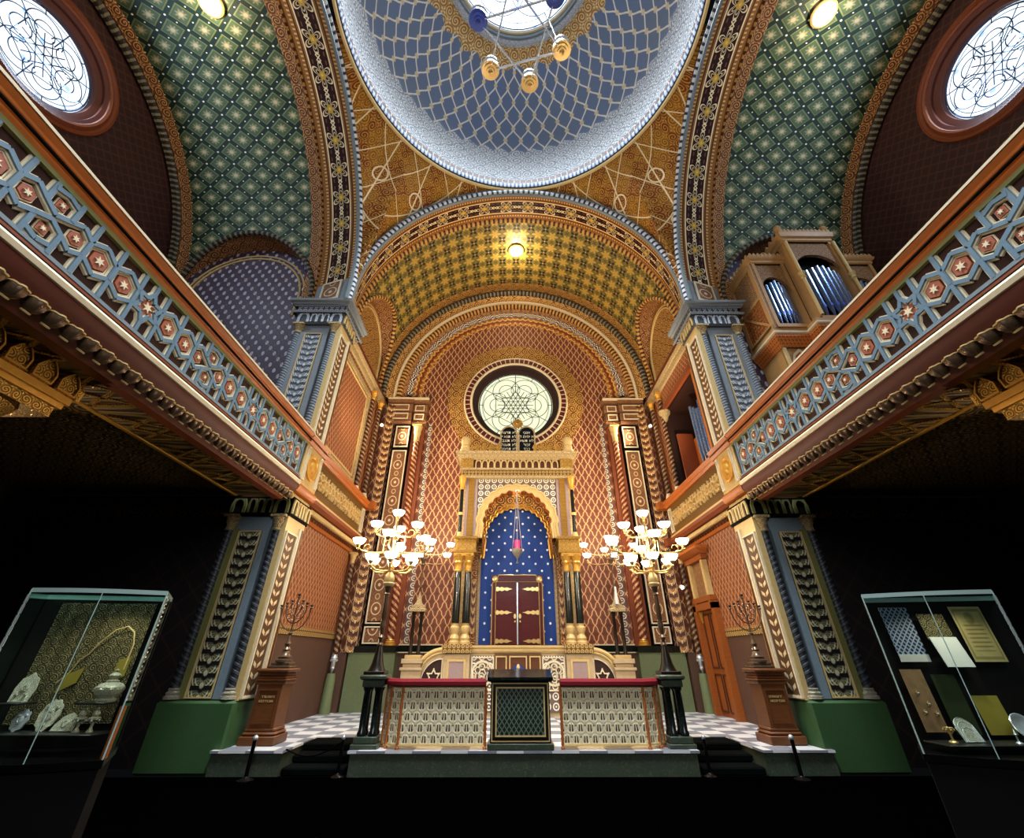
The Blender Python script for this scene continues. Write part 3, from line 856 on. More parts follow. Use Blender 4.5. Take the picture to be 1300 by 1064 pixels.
dome_c = (0, DC[1], 0)
def dlathe(name, mat, prof, seg=128):
    b = MB(); b.lathe(prof, dome_c, seg); return struct(b.build(name, mat))
dlathe('trim_60', M['cream_gold'], [(4.47,14.72),(4.42,14.74),(4.40,14.8)])
dlathe('trim_61', M['near_black'], [(4.40,14.8),(4.38,14.84)])
dlathe('trim_62', M['bead_blue'], [(4.38,14.84),(4.36,14.9),(4.38,15.06),(4.41,15.08)])
dlathe('trim_63', M['slate_blue'], [(4.41,15.08),(4.42,15.14),(4.45,15.16)])
dlathe('trim_64', M['ring_red'], [(4.45,15.16),(4.45,15.36)])
prof = [(4.45,15.36),(4.45,15.8),(4.44,16.3),(4.4,16.9),(4.32,17.4),(4.18,18.0),(4.0,18.6),(3.76,19.2),(3.46,19.8),(3.1,20.32),(2.75,20.66),(2.45,20.9)]
b = MB(); n = 192; L = [0]
for i in range(1, len(prof)): L.append(L[-1]+hypot(prof[i][0]-prof[i-1][0], prof[i][1]-prof[i-1][1]))
rs = [[(r*cos(2*pi*j/n), DC[1]+r*sin(2*pi*j/n), z) for j in range(n)] for r, z in prof]
b.rings(rs, uv=lambda i, j: (48*j/n, L[i]-1.6)); struct(b.build('ceiling_dome', M['dome_net'], smooth=60))
dlathe('trim_65', M['lace_grey'], [(2.6,20.74),(2.5,20.72),(2.42,20.78),(2.4,20.86)])
dlathe('trim_66', M['slate_blue'], [(2.4,20.86),(2.34,20.84),(2.3,20.9),(2.3,21.0)])
dlathe('trim_67', M['cream'], [(2.3,21.0),(2.22,20.98),(2.2,21.1)])
b = MB(); disc(b, (0,DC[1],21.12), 2.25, 64, X, Y); w = struct(b.build('window_4', M['glass_oculus'], smooth=0))
b = MB(); leads(b, (0,DC[1],21.1), 2.2, X, Y, .012, False); struct(b.build('window_leads', M['lead_blue'], w))

# chancel side walls ------------------------------------------------------
k = 70; YW = 9.46
for MIR, nm in ((1, 'left'), (-1, 'right')):
    x = -XC
    b = MB(); quad(b, (x,YW,PZ), (x,YB,PZ), (x,YB,2.12), (x,YW,2.12)); struct(b.build('baseboard_'+nm, M['dado'], smooth=0))
    b = MB(); b.box(x, x+.02, YW, YB, 2.1, 2.26); struct(b.build('trim_%d' % k, M['fret_gold'])); k += 1
    b = MB(); quad(b, (x,YW,2.12), (x,YB,2.12), (x,YB,4.8), (x,YW,4.8))
    if MIR > 0: quad(b, (x,YW,4.8), (x,YB,4.8), (x,YB,ZS), (x,YW,ZS))
    else:
        quad(b, (x,12.75,4.8), (x,YB,4.8), (x,YB,ZS), (x,12.75,ZS)); quad(b, (x,YW,8.6), (x,12.75,8.6), (x,12.75,ZS), (x,YW,ZS)); quad(b, (x,YW,4.8), (x,10.05,4.8), (x,10.05,8.6), (x,YW,8.6))
    struct(b.build('wall_chancel_'+nm, M['salmon_fine'], smooth=0))
    if MIR > 0:
        b = MB(); pframe(b, (x+.002,9.62,6.0), Y, Z, 2.85, 3.15, .16, .05); struct(b.build('trim_%d' % k, M['stone_gold'])); k += 1
        b = MB(); pframe(b, (x+.002,9.84,6.22), Y, Z, 2.41, 2.71, .05, .03); struct(b.build('trim_%d' % k, M['cream_gold'])); k += 1
    # cornice that runs from the pier to the corner
    b = MB(); b.sweep([(0,0),(.04,.02),(.06,.1),(.02,.13),(-.08,.14),(-.16,.1),(-.2,.06),(-.36,.05),(-.4,0)], [(x,Y1,9.75),(x,YB,9.75)], (1,0,0)); struct(b.build('trim_%d' % k, M['stone_gold'])); k += 1
    b = MB(); b.box(x, x+.16, Y1, YB, 9.66, 9.74); struct(b.build('trim_%d' % k, M['dark_red'])); k += 1
MIR = 1
# ---------------------------------------------------------------- piers and galleries
def colonette(parent, x, y, z0, z1, r, mat, cap='stone_gold', base='old_silver', seg=14, ch=.3):
    b = MB(); b.lathe([(r,z0+.12),(r*.96,(z0+z1)/2),(r*.9,z1-ch)], (x,y,0), seg); o = b.build('colonette', M[mat], parent)
    b = MB(); b.lathe([(r*1.45,z0),(r*1.45,z0+.04),(r*1.2,z0+.05),(r*1.3,z0+.08),(r*1.02,z0+.11),(r*1.1,z0+.13),(r,z0+.15)], (x,y,0), seg); b.build('base', M[base], o)
    b = MB(); b.lathe([(r*.95,z1-ch),(r*1.1,z1-ch+.02),(r*.92,z1-ch+.05),(r*.98,z1-ch*.6),(r*1.3,z1-ch*.45),(r*1.15,z1-ch*.4),(r*1.5,z1-.07),(r*1.35,z1-.05)], (x,y,0), seg)
    b.box(x-r*1.5, x+r*1.5, y-r*1.5, y+r*1.5, z1-.05, z1); b.build('capital', M[cap], o)
    return o
def arcade(b, o, ex, ey, w, h, n, d, t=.03):
    """row of n little round-headed niches: frame bars proud of the face"""
    s = w/n
    for i in range(n):
        p = [(i*s+t,0),(i*s+t,h*.55)]+[(i*s+s/2-(s/2-t)*cos(pi*k/8), h*.55+(h*.38)*sin(pi*k/8)) for k in range(1,8)]+[((i+1)*s-t,h*.55),((i+1)*s-t,0)]
        q = [(i*s,0),(i*s,h*.6)]+[(i*s+s*k/8, h) for k in range(1,8)]+[((i+1)*s,h*.6),((i+1)*s,0)]
        b.frame(q, p, o, ex, ey, d)
def make_pier():
    t = thing('pier', side('carved grey green pier in front of the dark bay with the silver crown', 'carved grey green pier beside the organ and the dark bay with the textiles'), 'pier', (-5.23,9.2,FZ))
    b = MB(); b.bbox(-5.88,-4.62,8.56,9.46,FZ,1.1,.03); b.build('plinth', M['green_plinth'], t)
    for z0, z1, lp, tw, st in ((1.1,4.45,'leaf_silver','twist_dark','slate_blue'), (5.85,9.4,'leaf_grey','twist_grey','pier_grey')):
        b = MB(); b.box(-5.8,-4.7,8.78,9.44,z0,z1); b.box(-5.62,-4.94,8.7,8.8,z0,z1); b.build('shaft', M[st], t)
        b = MB(); b.box(-5.64,-5.52,8.66,8.79,z0+.02,z1-.62); b.build('edge_strip', M['olive_stone' if z0 < 2 else 'pier_grey'], t)
        b = MB(); b.box(-5.06,-4.93,8.66,8.79,z0+.02,z1-.62); b.build('edge_strip', M[st], t)
        b = MB(); panel(b, (-5.51,8.685,z0+.03), X, Z, .44, z1-z0-.7, .03); b.build('leaf_panel', M[lp], t)
        b = MB(); b.frame(rect(0,.44,0,z1-z0-.7), rect(.02,.42,.02,z1-z0-.72), (-5.51,8.68,z0+.03), X, Z, .045); b.build('panel_edge', M['cream_gold'], t)
        colonette(t, -5.72, 8.7, z0+.02, z1-.36, .095, tw); colonette(t, -4.79, 8.7, z0+.02, z1-.36, .1, tw)
        b = MB(); b.box(-4.72,-4.62,8.64,9.44,z0,z1-.05); b.build('side_shaft', M['cream_gold'], t)
        b = MB(); panel(b, (-4.62,8.7,z0+.05), Y, Z, .42, z1-z0-.75, .02); b.build('side_panel', M['leaf_brown'], t)
        b = MB(); b.frame(rect(0,.5,0,z1-z0-.68), rect(.035,.465,.035,z1-z0-.71), (-4.615,8.66,z0+.02), Y, Z, .04); b.build('side_panel_edge', M['cream'], t)
        b = MB(); b.box(-4.62,-4.58,9.2,9.26,z0+.02,z1-.5); b.build('side_bead', M['cream'], t)
        b = MB(); b.box(-4.62,-4.6,9.3,9.4,z0+.02,z1-.5); b.build('side_dots', M['beads_gold'], t)
        b = MB(); b.box(-5.84,-4.6,8.62,9.5,z1-.38,z1); b.build('frieze', M['near_black' if z0 < 2 else 'frieze_dark'], t)
        b = MB(); arcade(b, (-5.8,8.615,z1-.33), X, Z, .3, .28, 1, .03, .06); arcade(b, (-5.46,8.615,z1-.33), X, Z, .48, .28, 3, .03); arcade(b, (-4.94,8.615,z1-.33), X, Z, .3, .28, 1, .03, .06)
        b.build('arcade', M['olive_stone' if z0 < 2 else 'lace_grey'], t)
        b = MB(); arcade(b, (-4.595,8.64,z1-.33), Y, Z, .2, .28, 1, .03, .05); arcade(b, (-4.595,8.86,z1-.33), Y, Z, .38, .28, 3, .03); arcade(b, (-4.595,9.26,z1-.33), Y, Z, .2, .28, 1, .03, .05)
        b.build('side_arcade', M['cream_gold'], t)
    b = MB(); b.box(-5.78,-4.7,8.76,9.44,4.45,5.86); b.build('core', M['red_brown'], t)
    b = MB(); b.box(-5.86,-4.58,8.58,9.9,9.42,9.6); b.build('cornice_band', M['frieze_grey'], t)
    b = MB()
    pts = [(-5.95,9.9),(-5.95,8.56),(-4.56,8.56),(-4.56,9.92)]
    b.sweep([(0,9.58),(-.02,9.62),(-.05,9.63),(-.06,9.68),(-.12,9.7),(-.13,9.76),(.3,9.76)], [(p[0],p[1],0) for p in pts], Z)
    b.sweep([(0,9.36),(-.02,9.37),(-.03,9.42),(.1,9.43)], [(p[0],p[1],0) for p in pts], Z)
    b.build('cornice', M['pier_grey'], t)
    # panel at the foot of the arch band
    ex = nrm3((1.02,-.36,0))
    b = MB(); panel(b, add3((-5.72,9.0,9.86), (0,-.03,0)), ex, Z, 1.05, .8, .05); b.build('impost', M['pier_grey'], t)
    b = MB(); panel(b, add3((-5.5,8.92,9.94), (0,-.09,0)), ex, Z, .6, .66, .03); b.build('impost_panel', M['leaf_copper'], t)
    b = MB(); b.frame(rect(0,.64,0,.7), rect(.05,.59,.05,.65), add3((-5.52,8.93,9.92), (0,-.105,0)), ex, Z, .04); b.build('impost_panel_edge', M['cream'], t)
    return t
def lattice(t, y0, y1, zc, k, mats, x, first=0.0):
    """geometric openwork of stars, hexagons and squares on the plane x; k scales the motif"""
    bar, edge = MB(), MB(); N = (1,0,0); P = 2.51*k; done = set(); H = .345*(k if k < .8 else 1)
    def seg(a, c):
        if not (y0 <= a[0] <= y1 and y0 <= c[0] <= y1): return
        a, c = sorted(((round(a[0],3), round(a[1],3)), (round(c[0],3), round(c[1],3))))
        if (a, c) in done or a == c: return
        done.add((a, c)); e = .0008*(len(done) % 7)
        A, B = (x, a[0], zc+a[1]), (x, c[0], zc+c[1])
        edge.bar(A, B, .082*k, .026+e, N); bar.bar(A, B, .046*k, .048+e, N)
    def loop(pts):
        for i in range(len(pts)): seg(pts[i], pts[(i+1) % len(pts)])
    def boss(pts, c, r, q=.55):
        if not (y0+.12 < c[0] < y1-.12): return
        b = MB(); b.prism(inset(pts, q), (x,0,zc), Y, Z, .03); o = b.build('hex_panel' if len(pts) != 12 else 'star_panel', M[mats[2]], t)
        b = MB(); b.prism(starpoly(c, r, r*.42, 6), (x+.029,0,zc), Y, Z, .012); b.build('rosette', M[mats[3]], o)
        edge.frame(inset(pts, .72), inset(pts, .64), (x,0,zc), Y, Z, .018)
    def hexa(c, R, sx=1):
        pts = ngon(c, R, 6, pi/6, sx); loop(pts); boss(pts, c, R*.3)
    n0 = int(math.floor((y0-first)/P))-1; n1 = int(math.ceil((y1-first)/P))+1
    for n in range(n0, n1+1):
        s = first+n*P; st = starpoly((s,0), .205*k, .118*k, 6, pi/2)
        if y0+.2 < s < y1-.2: loop(st); boss(st, (s,0), .07*k, .6)
        for q in (1, -1): seg((s, q*.205*k), (s, q*H))
        for sg in (1, -1):
            f = lambda t_: s+sg*t_*k
            for c in (.37, .71): hexa((f(c),0), .19*k)
            for q in (1, -1):
                for v in (.2, .54, .88, 1.12): seg((f(v), q*.098*k), (f(v), q*H))
                seg((f(.88), q*.098*k), (f(1.0), q*.17*k)); seg((f(1.0), q*.17*k), (f(1.12), q*.098*k)); seg((f(1.12), q*.098*k), (f(1.255), q*.03*k)); seg((f(1.12), q*.26*k), (f(1.255), q*.3*k))
            if 1: boss(ngon((f(1.0),0), .13*k, 6, pi/6), (f(1.0),0), .04*k, .6)
        for q in (1, -1): boss(ngon((s+P/2, q*.165*k), .11*k, 4, pi/4), (s+P/2, q*.165*k), .03*k, .6)
    bar.build('lattice', M[mats[0]], t, 30); edge.build('lattice_edging', M[mats[1]], t, 30)
BRACKET = {}
def make_gallery():
    ya, yb = -2.4, 8.5
    t = thing('gallery_parapet', side('long blue lattice gallery front above the display case with the silver crown', 'long blue lattice gallery front running below the organ'), 'balcony', (-4.6,3,4.4))
    L = [(0,ya,0),(0,yb,0)]
    def sw(name, mat, prof):
        # prof: (x, z) outline swept along the gallery
        b = MB(); b.rings([[(p[0], y, p[1]) for p in prof] for y in (ya, yb)], cap=True, uv=lambda i, j: (i*(yb-ya), j*.05)); return b.build(name, M[mat], t)
    sw('back_panel', 'panel_brown', [(-4.74,4.8),(-4.6,4.8),(-4.6,5.6),(-4.74,5.6)])
    sw('handrail', 'orange_wood', [(-4.82,5.6),(-4.56,5.58),(-4.53,5.62),(-4.55,5.66),(-4.5,5.7),(-4.51,5.74),(-4.47,5.79),(-4.5,5.82),(-4.82,5.83)])
    sw('handrail_edge', 'cream', [(-4.52,5.825),(-4.462,5.8),(-4.46,5.83),(-4.5,5.845)])
    sw('handrail_groove', 'near_black', [(-4.54,5.672),(-4.508,5.672),(-4.505,5.688),(-4.54,5.69)])
    sw('lattice_frame', 'olive_stone', [(-4.6,5.54),(-4.55,5.54),(-4.55,5.59),(-4.6,5.59)])
    sw('lattice_frame', 'slate_blue', [(-4.6,4.84),(-4.55,4.84),(-4.55,4.88),(-4.6,4.88)])
    sw('string_course', 'cream', [(-4.62,4.67),(-4.5,4.67),(-4.49,4.72),(-4.52,4.76),(-4.62,4.76)])
    sw('string_line', 'red_brown', [(-4.6,4.78),(-4.53,4.78),(-4.53,4.81),(-4.6,4.81)])
    sw('string_line', 'near_black', [(-4.6,4.76),(-4.525,4.76),(-4.525,4.78),(-4.6,4.78)])
    sw('fascia', 'dark_red', [(-4.75,4.5),(-4.6,4.5),(-4.57,4.54),(-4.53,4.6),(-4.53,4.67),(-4.75,4.67)])
    sw('bracket_band', 'red_brown', [(-4.95,4.36),(-4.8,4.36),(-4.66,4.5),(-4.95,4.5)])
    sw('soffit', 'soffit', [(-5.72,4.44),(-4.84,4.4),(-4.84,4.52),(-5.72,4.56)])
    sw('soffit_edge', 'gold', [(-5.75,4.42),(-5.69,4.42),(-5.69,4.47),(-5.75,4.47)])
    lattice(t, 1.0, yb-.12, 5.215, 1.0, ('blue_grey','cream','hex_red','cream'), -4.6, first=6.37)
    # star and zigzag straps under the gallery
    b = MB(); n = int((yb-ya)/1.0)
    for i in range(n):
        y = ya+.5+i*1.0
        for a, c in (((-5.6,y),(-5.0,y+.35)),((-5.0,y+.35),(-5.6,y+.7)),((-4.95,y),(-5.55,y+.35)),((-5.55,y+.35),(-4.95,y+.7)),((-5.6,y+.7),(-5.0,y+.7))):
            b.bar((a[0],a[1],4.43), (c[0],c[1],4.43), .045, .03, (0,0,-1))
    b.build('soffit_strap', M['gilt_relief'], t)
    # scalloped brackets
    k = 0; y = yb-.12
    while y > .6:
        if MIR not in BRACKET:
            b = MB(); rs = []
            for r, z in ((.1,4.475),(.102,4.45),(.092,4.415),(.066,4.385),(.03,4.365)):
                rs.append([(-4.655+(r*(1+.09*cos(8*(pi*j/20))))*sin(pi*j/20)*1.0, y-(r*(1+.09*cos(8*(pi*j/20))))*cos(pi*j/20), z) for j in range(21)])
            b.rings(rs, closed=False); o = b.build('bracket', M['bronze'], t)
            b = MB(); b.tube(rs[0], .013, 5); b.build('rim', M['cream_gold'], o)
            b = MB(); b.tube([(-4.67,y-.045,4.365),(-4.62,y,4.335),(-4.67,y+.045,4.365)], .01, 4); b.build('drop', M['cream_gold'], o)
            BRACKET[MIR] = (o, y)
        else:
            o, yy = BRACKET[MIR]; dup(o, (o.location[0], o.location[1]+y-yy, o.location[2]), t)
        y -= .2
    return t
def make_chancel_gallery():
    ya, yb = 8.52, 13.35
    t = thing('chancel_parapet', side('short gilt gallery front with a round boss under the plain salmon panel', 'short gilt gallery front with a round boss under the pipe opening'), 'balcony', (-4.8,10.8,4.4))
    def sw(name, mat, prof, y0=ya, y1=yb):
        b = MB(); b.rings([[(p[0], y, p[1]) for p in prof] for y in (y0, y1)], cap=True, uv=lambda i, j: (i*(y1-y0), j*.05)); return b.build(name, M[mat], t)
    sw('back_panel', 'fret_ground', [(-4.98,4.75),(-4.72,4.75),(-4.72,5.6),(-4.98,5.6)], 9.4)
    sw('boss_panel', 'cream_gold', [(-4.69,4.75),(-4.58,4.75),(-4.58,5.6),(-4.69,5.6)], ya, 9.42)
    sw('handrail', 'orange_wood', [(-4.98,5.6),(-4.66,5.6),(-4.62,5.66),(-4.64,5.7),(-4.58,5.78),(-4.62,5.82),(-4.98,5.82)], 9.45)
    sw('handrail', 'orange_wood', [(-4.69,5.6),(-4.55,5.6),(-4.51,5.66),(-4.53,5.7),(-4.47,5.78),(-4.51,5.82),(-4.69,5.82)], ya, 9.5)
    sw('handrail_groove', 'dark_red', [(-4.6,5.69),(-4.51,5.69),(-4.51,5.71),(-4.6,5.71)], ya, 9.5)
    sw('fascia', 'red_brown', [(-4.98,4.55),(-4.68,4.55),(-4.62,4.62),(-4.62,4.7),(-4.98,4.7)], 9.4)
    sw('fascia', 'orange_wood', [(-4.69,4.55),(-4.56,4.55),(-4.52,4.62),(-4.52,4.7),(-4.69,4.7)], ya, 9.42)
    sw('string_course', 'cream_gold', [(-4.98,4.7),(-4.66,4.7),(-4.64,4.76),(-4.98,4.76)], 9.4)
    sw('cornice', 'orange_wood', [(-4.98,4.3),(-4.9,4.3),(-4.86,4.36),(-4.98,4.4)], 9.45, yb)
    b = MB(); n = 54
    for i in range(n):
        y = 8.6+i*(yb-8.65)/n; b.sphere((-4.74 if y > 9.4 else -4.66, y, 4.47), .055, 8, 5, 1.2)
    b.build('bead_row', M['cream_gold'], t)
    lattice(t, 9.48, 13.05, 5.19, .6, ('cream_gold','cream_gold','gold','cream_gold'), -4.72, first=10.6)
    b = MB(); b.frame(rect(0,.22,0,.7), rect(.04,.18,.04,.66), (-4.72,13.1,4.84), Y, Z, .04); b.build('end_panel', M['cream'], t)
    b = MB(); b.lathe([(.28,0),(.28,.05),(.24,.06),(.2,.03),(.13,.04),(.1,.08),(.04,.1),(.001,.1)], (-4.585,8.96,5.19), 28, (1,0,0)); o = b.build('boss', M['gold'], t)
    b = MB()
    for y in (8.6, 9.28): b.frame(rect(0,.1,0,.74), rect(.02,.08,.03,.71), (-4.58,y,4.82), Y, Z, .03)
    b.build('boss_panel_edge', M['cream'], t)
    # short turn to the corner pilaster
    b = MB(); b.box(-4.98,-4.45,13.35,13.62,5.6,5.82); b.build('handrail_return', M['orange_wood'], t)
    b = MB(); b.box(-4.98,-4.5,13.35,13.62,4.5,4.72); b.build('fascia_return', M['red_brown'], t)
    return t
def make_rear_pilaster():
    t = thing('pilaster', side('tall corner pilaster with a spiral column on the bare panel wall side of the ark', 'tall corner pilaster with a spiral column beside the pipe opening'), 'pilaster', (-4.0,13.95,PZ))
    b = MB(); b.box(-4.56,-3.3,13.72,14.1,PZ,1.8); b.build('base', M['green_dado'], t)
    b = MB(); b.box(-4.62,-3.28,13.7,14.1,1.8,1.95); b.build('base_band', M['black_marble'], t)
    b = MB(); b.box(-4.34,-3.76,13.8,14.1,1.95,8.75); b.build('shaft', M['near_black'], t)
    b = MB(); panel(b, (-4.22,13.78,2.55), X, Z, .4, 5.1, .03); b.build('panel', M['leaf_copper'], t)
    for z0, h in ((2.0,.42),(7.9,.7)):
        b = MB(); panel(b, (-4.22,13.78,z0+.05), X, Z, .4, h-.1, .03); b.build('small_panel', M['leaf_copper'], t)
    b = MB()
    for z0, h in ((2.0,.42),(2.48,5.24),(7.85,.8)): b.frame(rect(0,.48,0,h), rect(.035,.445,.035,h-.035), (-4.26,13.785,z0), X, Z, .05)
    b.build('panel_edge', M['cream'], t)
    b = MB(); b.box(-3.74,-3.3,13.95,14.1,1.95,8.75); b.build('backing', M['red_brown'], t)
    colonette(t, -3.52, 13.88, 1.96, 8.72, .11, 'twist_gold', 'cream_gold', 'gold', 14, .62)
    # stepped blocks at the head
    b = MB()
    for z0, z1, e in ((8.75,8.85,.05),(8.9,9.2,0),(9.25,9.55,.03),(9.6,9.75,.09)):
        b.box(-4.6-e,-3.78+e*.3,13.74-e,14.1,z0,z1); b.box(-3.74-e*.3,-3.28+e,13.82-e,14.1,z0,z1)
    b.build('head_block', M['leaf_copper'], t)
    b = MB()
    for z0, z1 in ((8.93,9.17),(9.28,9.52)):
        b.frame(rect(0,.6,0,z1-z0), rect(.03,.57,.03,z1-z0-.03), (-4.5,13.735,z0), X, Z, .04); b.frame(rect(0,.34,0,z1-z0), rect(.03,.31,.03,z1-z0-.03), (-3.69,13.81,z0), X, Z, .04)
    b.box(-4.7,-3.2,13.62,14.1,9.72,9.77)
    b.build('head_edge', M['cream'], t)
    # gilt leaf strip and slender shafts in the corner
    b = MB(); panel(b, (-4.66,13.62,1.8), nrm3((.26,.12,0)), Z, .3, 7.7, .02); b.build('leaf_strip', M['leaf_gold'], t)
    b = MB(); b.box(-4.94,-4.6,13.64,14.1,PZ,1.8); b.build('strip_foot', M['dado'], t)
    for y, x in ((12.6,-4.86),(13.3,-4.82)):
        colonette(t, x, y, 5.9, 9.36, .075, 'twist_brown', 'gold', 'cream')
    o = colonette(t, -4.82, 13.42, 1.6, 4.3, .07, 'twist_brown', 'cream_gold', 'silver')
    b = MB(); b.lathe([(.07,1.6),(.05,1.5),(.06,1.45),(.03,1.4),(.01,1.32)], (-4.82,13.42,0), 12); b.build('pendant', M['silver'], t)
    b = MB(); b.lathe([(.14,PZ),(.12,1.2),(.1,1.34)], (-4.82,13.42,0), 14); b.build('foot', M['green_dado'], t)
    return t
def make_gallery_column():
    t = thing('gallery_column', side('gilded capital and column carrying the gallery over the silver display case', 'gilded capital and column carrying the gallery over the textile display case'), 'column', (-5.75,3.7,FZ))
    b = MB(); b.lathe([(.3,FZ),(.3,.5),(.24,.55),(.22,.7),(.21,3.3)], (-5.75,3.7,0), 20); b.build('shaft', M['near_black'], t)
    b = MB(); b.lathe([(.23,3.3),(.26,3.33),(.23,3.37),(.24,3.5),(.3,3.62),(.27,3.65),(.34,3.8),(.42,3.9),(.36,3.92)], (-5.75,3.7,0), 20); b.build('capital', M['gilt_relief'], t)
    b = MB(); b.box(-6.25,-5.3,3.2,4.2,3.92,4.04); b.build('abacus', M['gilt_relief'], t)
    b = MB(); b.box(-6.32,-5.24,3.12,4.28,4.1,4.18); b.box(-6.28,-5.27,3.15,4.25,4.04,4.1); b.build('abacus_edge', M['gold'], t)
    for i in range(4):      # upright leaf antefixes above the abacus
        for ax in (0, 1):
            p = [(-.11,0),(.11,0),(.12,.12),(.07,.2),(.0,.27),(-.07,.2),(-.12,.12)]
            b = MB()
            if ax: b.prism(p, (-5.25,3.26+.29*i,4.18), Y, Z, .04)
            else: b.prism(p, (-6.2+.29*i,4.27,4.18), (-1,0,0), Z, .04); 
            o = b.build('antefix', M['gilt_relief'], t); b = MB(); b.frame(p, inset(p, .86), (-5.21,3.26+.29*i,4.18) if ax else (-6.2+.29*i,4.31,4.18), Y if ax else (-1,0,0), Z, .02); b.build('antefix_edge', M['gold'], o)
    return t
for MIR in (1, -1):
    make_pier(); make_gallery(); make_chancel_gallery(); make_rear_pilaster(); make_gallery_column()
MIR = 1

# ---------------------------------------------------------------- ark
def foil(cx, cz, r, n, a, a0=pi, a1=0, m=8):
    """scalloped arch outline of n lobes"""
    P = []
    for i in range(n*m+1):
        t = a0+(a1-a0)*i/(n*m); rr = r-a*(1-abs(sin(pi*i/m)))
        P.append((cx+rr*cos(t), cz+rr*sin(t)))
    return P
def archplate(b, pts, x0, x1, z0, z1, y, d):
    """plate with an arched opening: pts run from one foot over the crown to the other"""
    out = []; cx = (x0+x1)/2; cz = pts[0][1]
    for p in pts:
        dx, dz = p[0]-cx, max(0, p[1]-cz)
        k = min((x1-cx)/abs(dx) if abs(dx) > 1e-6 else 1e9, (z1-cz)/dz if dz > 1e-6 else 1e9)
        out.append((cx+dx*k, cz+dz*k))
    b.rings([[(p[0],y+d,p[1]) for p in pts], [(p[0],y,p[1]) for p in pts], [(p[0],y,p[1]) for p in out], [(p[0],y+d,p[1]) for p in out]], closed=False)
    return b
def make_ark():
    t = thing('torah_ark', 'gilded ark with horseshoe arch, blue starred niche and mahogany doors', 'ark', (0,13,PZ))
    B = lambda name, mat, b, p=t: b.build(name, M[mat], p)
    # podium
    b = MB(); b.box(-1.82,1.82,12.72,14.05,PZ,1.78); B('podium', 'stone_cream', b)
    b = MB()
    b.sweep([(0,1.78),(-.03,1.8),(-.05,1.84),(-.03,1.87),(-.07,1.9),(-.07,1.94),(.3,1.95)], [(p[0],p[1],0) for p in ((-1.84,14),(-1.84,12.7),(1.84,12.7),(1.84,14))], Z); b.box(-1.8,1.8,12.75,14,1.88,1.945); B('podium_cornice', 'cream_gold', b)
    for s in (-1, 1):
        b = MB(); b.box(s*1.2,s*1.84,12.6,12.75,PZ,1.76); B('pedestal', 'stone_cream', b)
        b = MB(); b.box(s*1.32,s*1.72,12.585,12.6,.7,1.6); B('pedestal_panel', 'lilac_stone', b)
        b = MB(); b.frame(rect(0,.46,0,1.0), rect(.05,.41,.05,.95), (s*1.52-.23,12.6,.65), X, Z, .03); B('pedestal_panel_edge', 'cream_gold', b)
        b = MB(); b.box(s*1.16,s*1.88,12.52,12.8,1.78,1.97); B('pedestal_cap', 'fret_gold', b)
        b = MB(); b.box(s*.6,s*1.16,12.69,12.72,PZ+.1,1.72); B('rosette_panel', 'fret_white', b)
        c = s*.88; b = MB(); b.frame(ngon((c,1.36),.27,24), ngon((c,1.36),.22,24), (0,12.69,0), X, Z, .03)
        for k in range(6):
            a = k*pi/3+pi/6; b.frame(ngon((c+.13*cos(a),1.36+.13*sin(a)),.075,12), ngon((c+.13*cos(a),1.36+.13*sin(a)),.05,12), (0,12.69,0), X, Z, .035)
        b.frame(rect(c-.28,c+.28,1.0,1.7), rect(c-.25,c+.25,1.03,1.67), (0,12.69,0), X, Z, .025)
        B('rosette', 'cream', b)
    b = MB(); b.box(-.58,.58,12.66,12.72,PZ+.1,1.76); B('front_panel', 'walnut', b)
    b = MB()
    for x0, x1 in ((-.56,-.28),(-.22,.22),(.28,.56)): b.frame(rect(x0,x1,.8,1.72), rect(x0+.03,x1-.03,.83,1.69), (0,12.66,0), X, Z, .025)
    B('front_panel_edge', 'cream_gold', b)
    b = MB(); b.prism(foil(0,1.38,.17,7,.03,pi*1.12,-pi*.12)+[(.1,1.05),(-.1,1.05)], (0,12.66,0), X, Z, .02); B('emblem_ground', 'star_blue', b)
    b = MB(); b.lathe([(.001,1.06),(.06,1.07),(.03,1.12),(.08,1.22),(.1,1.32),(.06,1.4),(.03,1.44),(.05,1.48),(.02,1.53),(.001,1.56)], (0,12.62,0), 12); B('emblem', 'cream_gold', b)
    # wings with pierced star roundels
    for s in (-1, 1):
        p = [(s*1.84,PZ)]+[(s*(1.84+.66*sin(pi/2*i/12)), 1.36+.5*cos(pi/2*i/12)) for i in range(13)]+[(s*2.5,PZ)]
        b = MB(); b.prism(p if s < 0 else list(reversed(p)), (0,12.95,0), X, Z, -.2 if 0 else .2); B('wing', 'stone_cream', b)
        b = MB()
        for k, r in ((1.0,.05),(.86,.03)):
            b.tube([(s*(1.84+.66*k*sin(pi/2*i/16)), 12.74, 1.36+.5*k*cos(pi/2*i/16)) for i in range(17)], r, 8)
        B('wing_edge', 'cream_gold', b)
        c = s*2.08; b = MB(); fan = [(c-s*.22,.95),(c+s*.33,.95)]+[(c-s*.22+s*.55*cos(pi/2*i/10),1.1+.58*sin(pi/2*i/10)) for i in range(11)]
        ins = inset(fan, .88); b.frame(fan if s > 0 else list(reversed(fan)), ins if s > 0 else list(reversed(ins)), (0,12.74,0), X, Z, .03); st = starpoly((c,1.27),.2,.11,6,pi/2); b.frame(st, inset(st,.72), (0,12.74,0), X, Z, .03)
        for k in range(6): b.bar((c+.19*cos(pi/6+k*pi/3),12.735,1.27+.19*sin(pi/6+k*pi/3)), (c+.12*cos(pi/6+k*pi/3),12.735,1.27+.12*sin(pi/6+k*pi/3)), .03, .03, (0,-1,0))
        B('star_tracery', 'cream', b)
        b = MB(); b.prism(inset(fan,.9) if s > 0 else list(reversed(inset(fan,.9))), (0,12.748,0), X, Z, .006); B('tracery_ground', 'deep_brown', b)
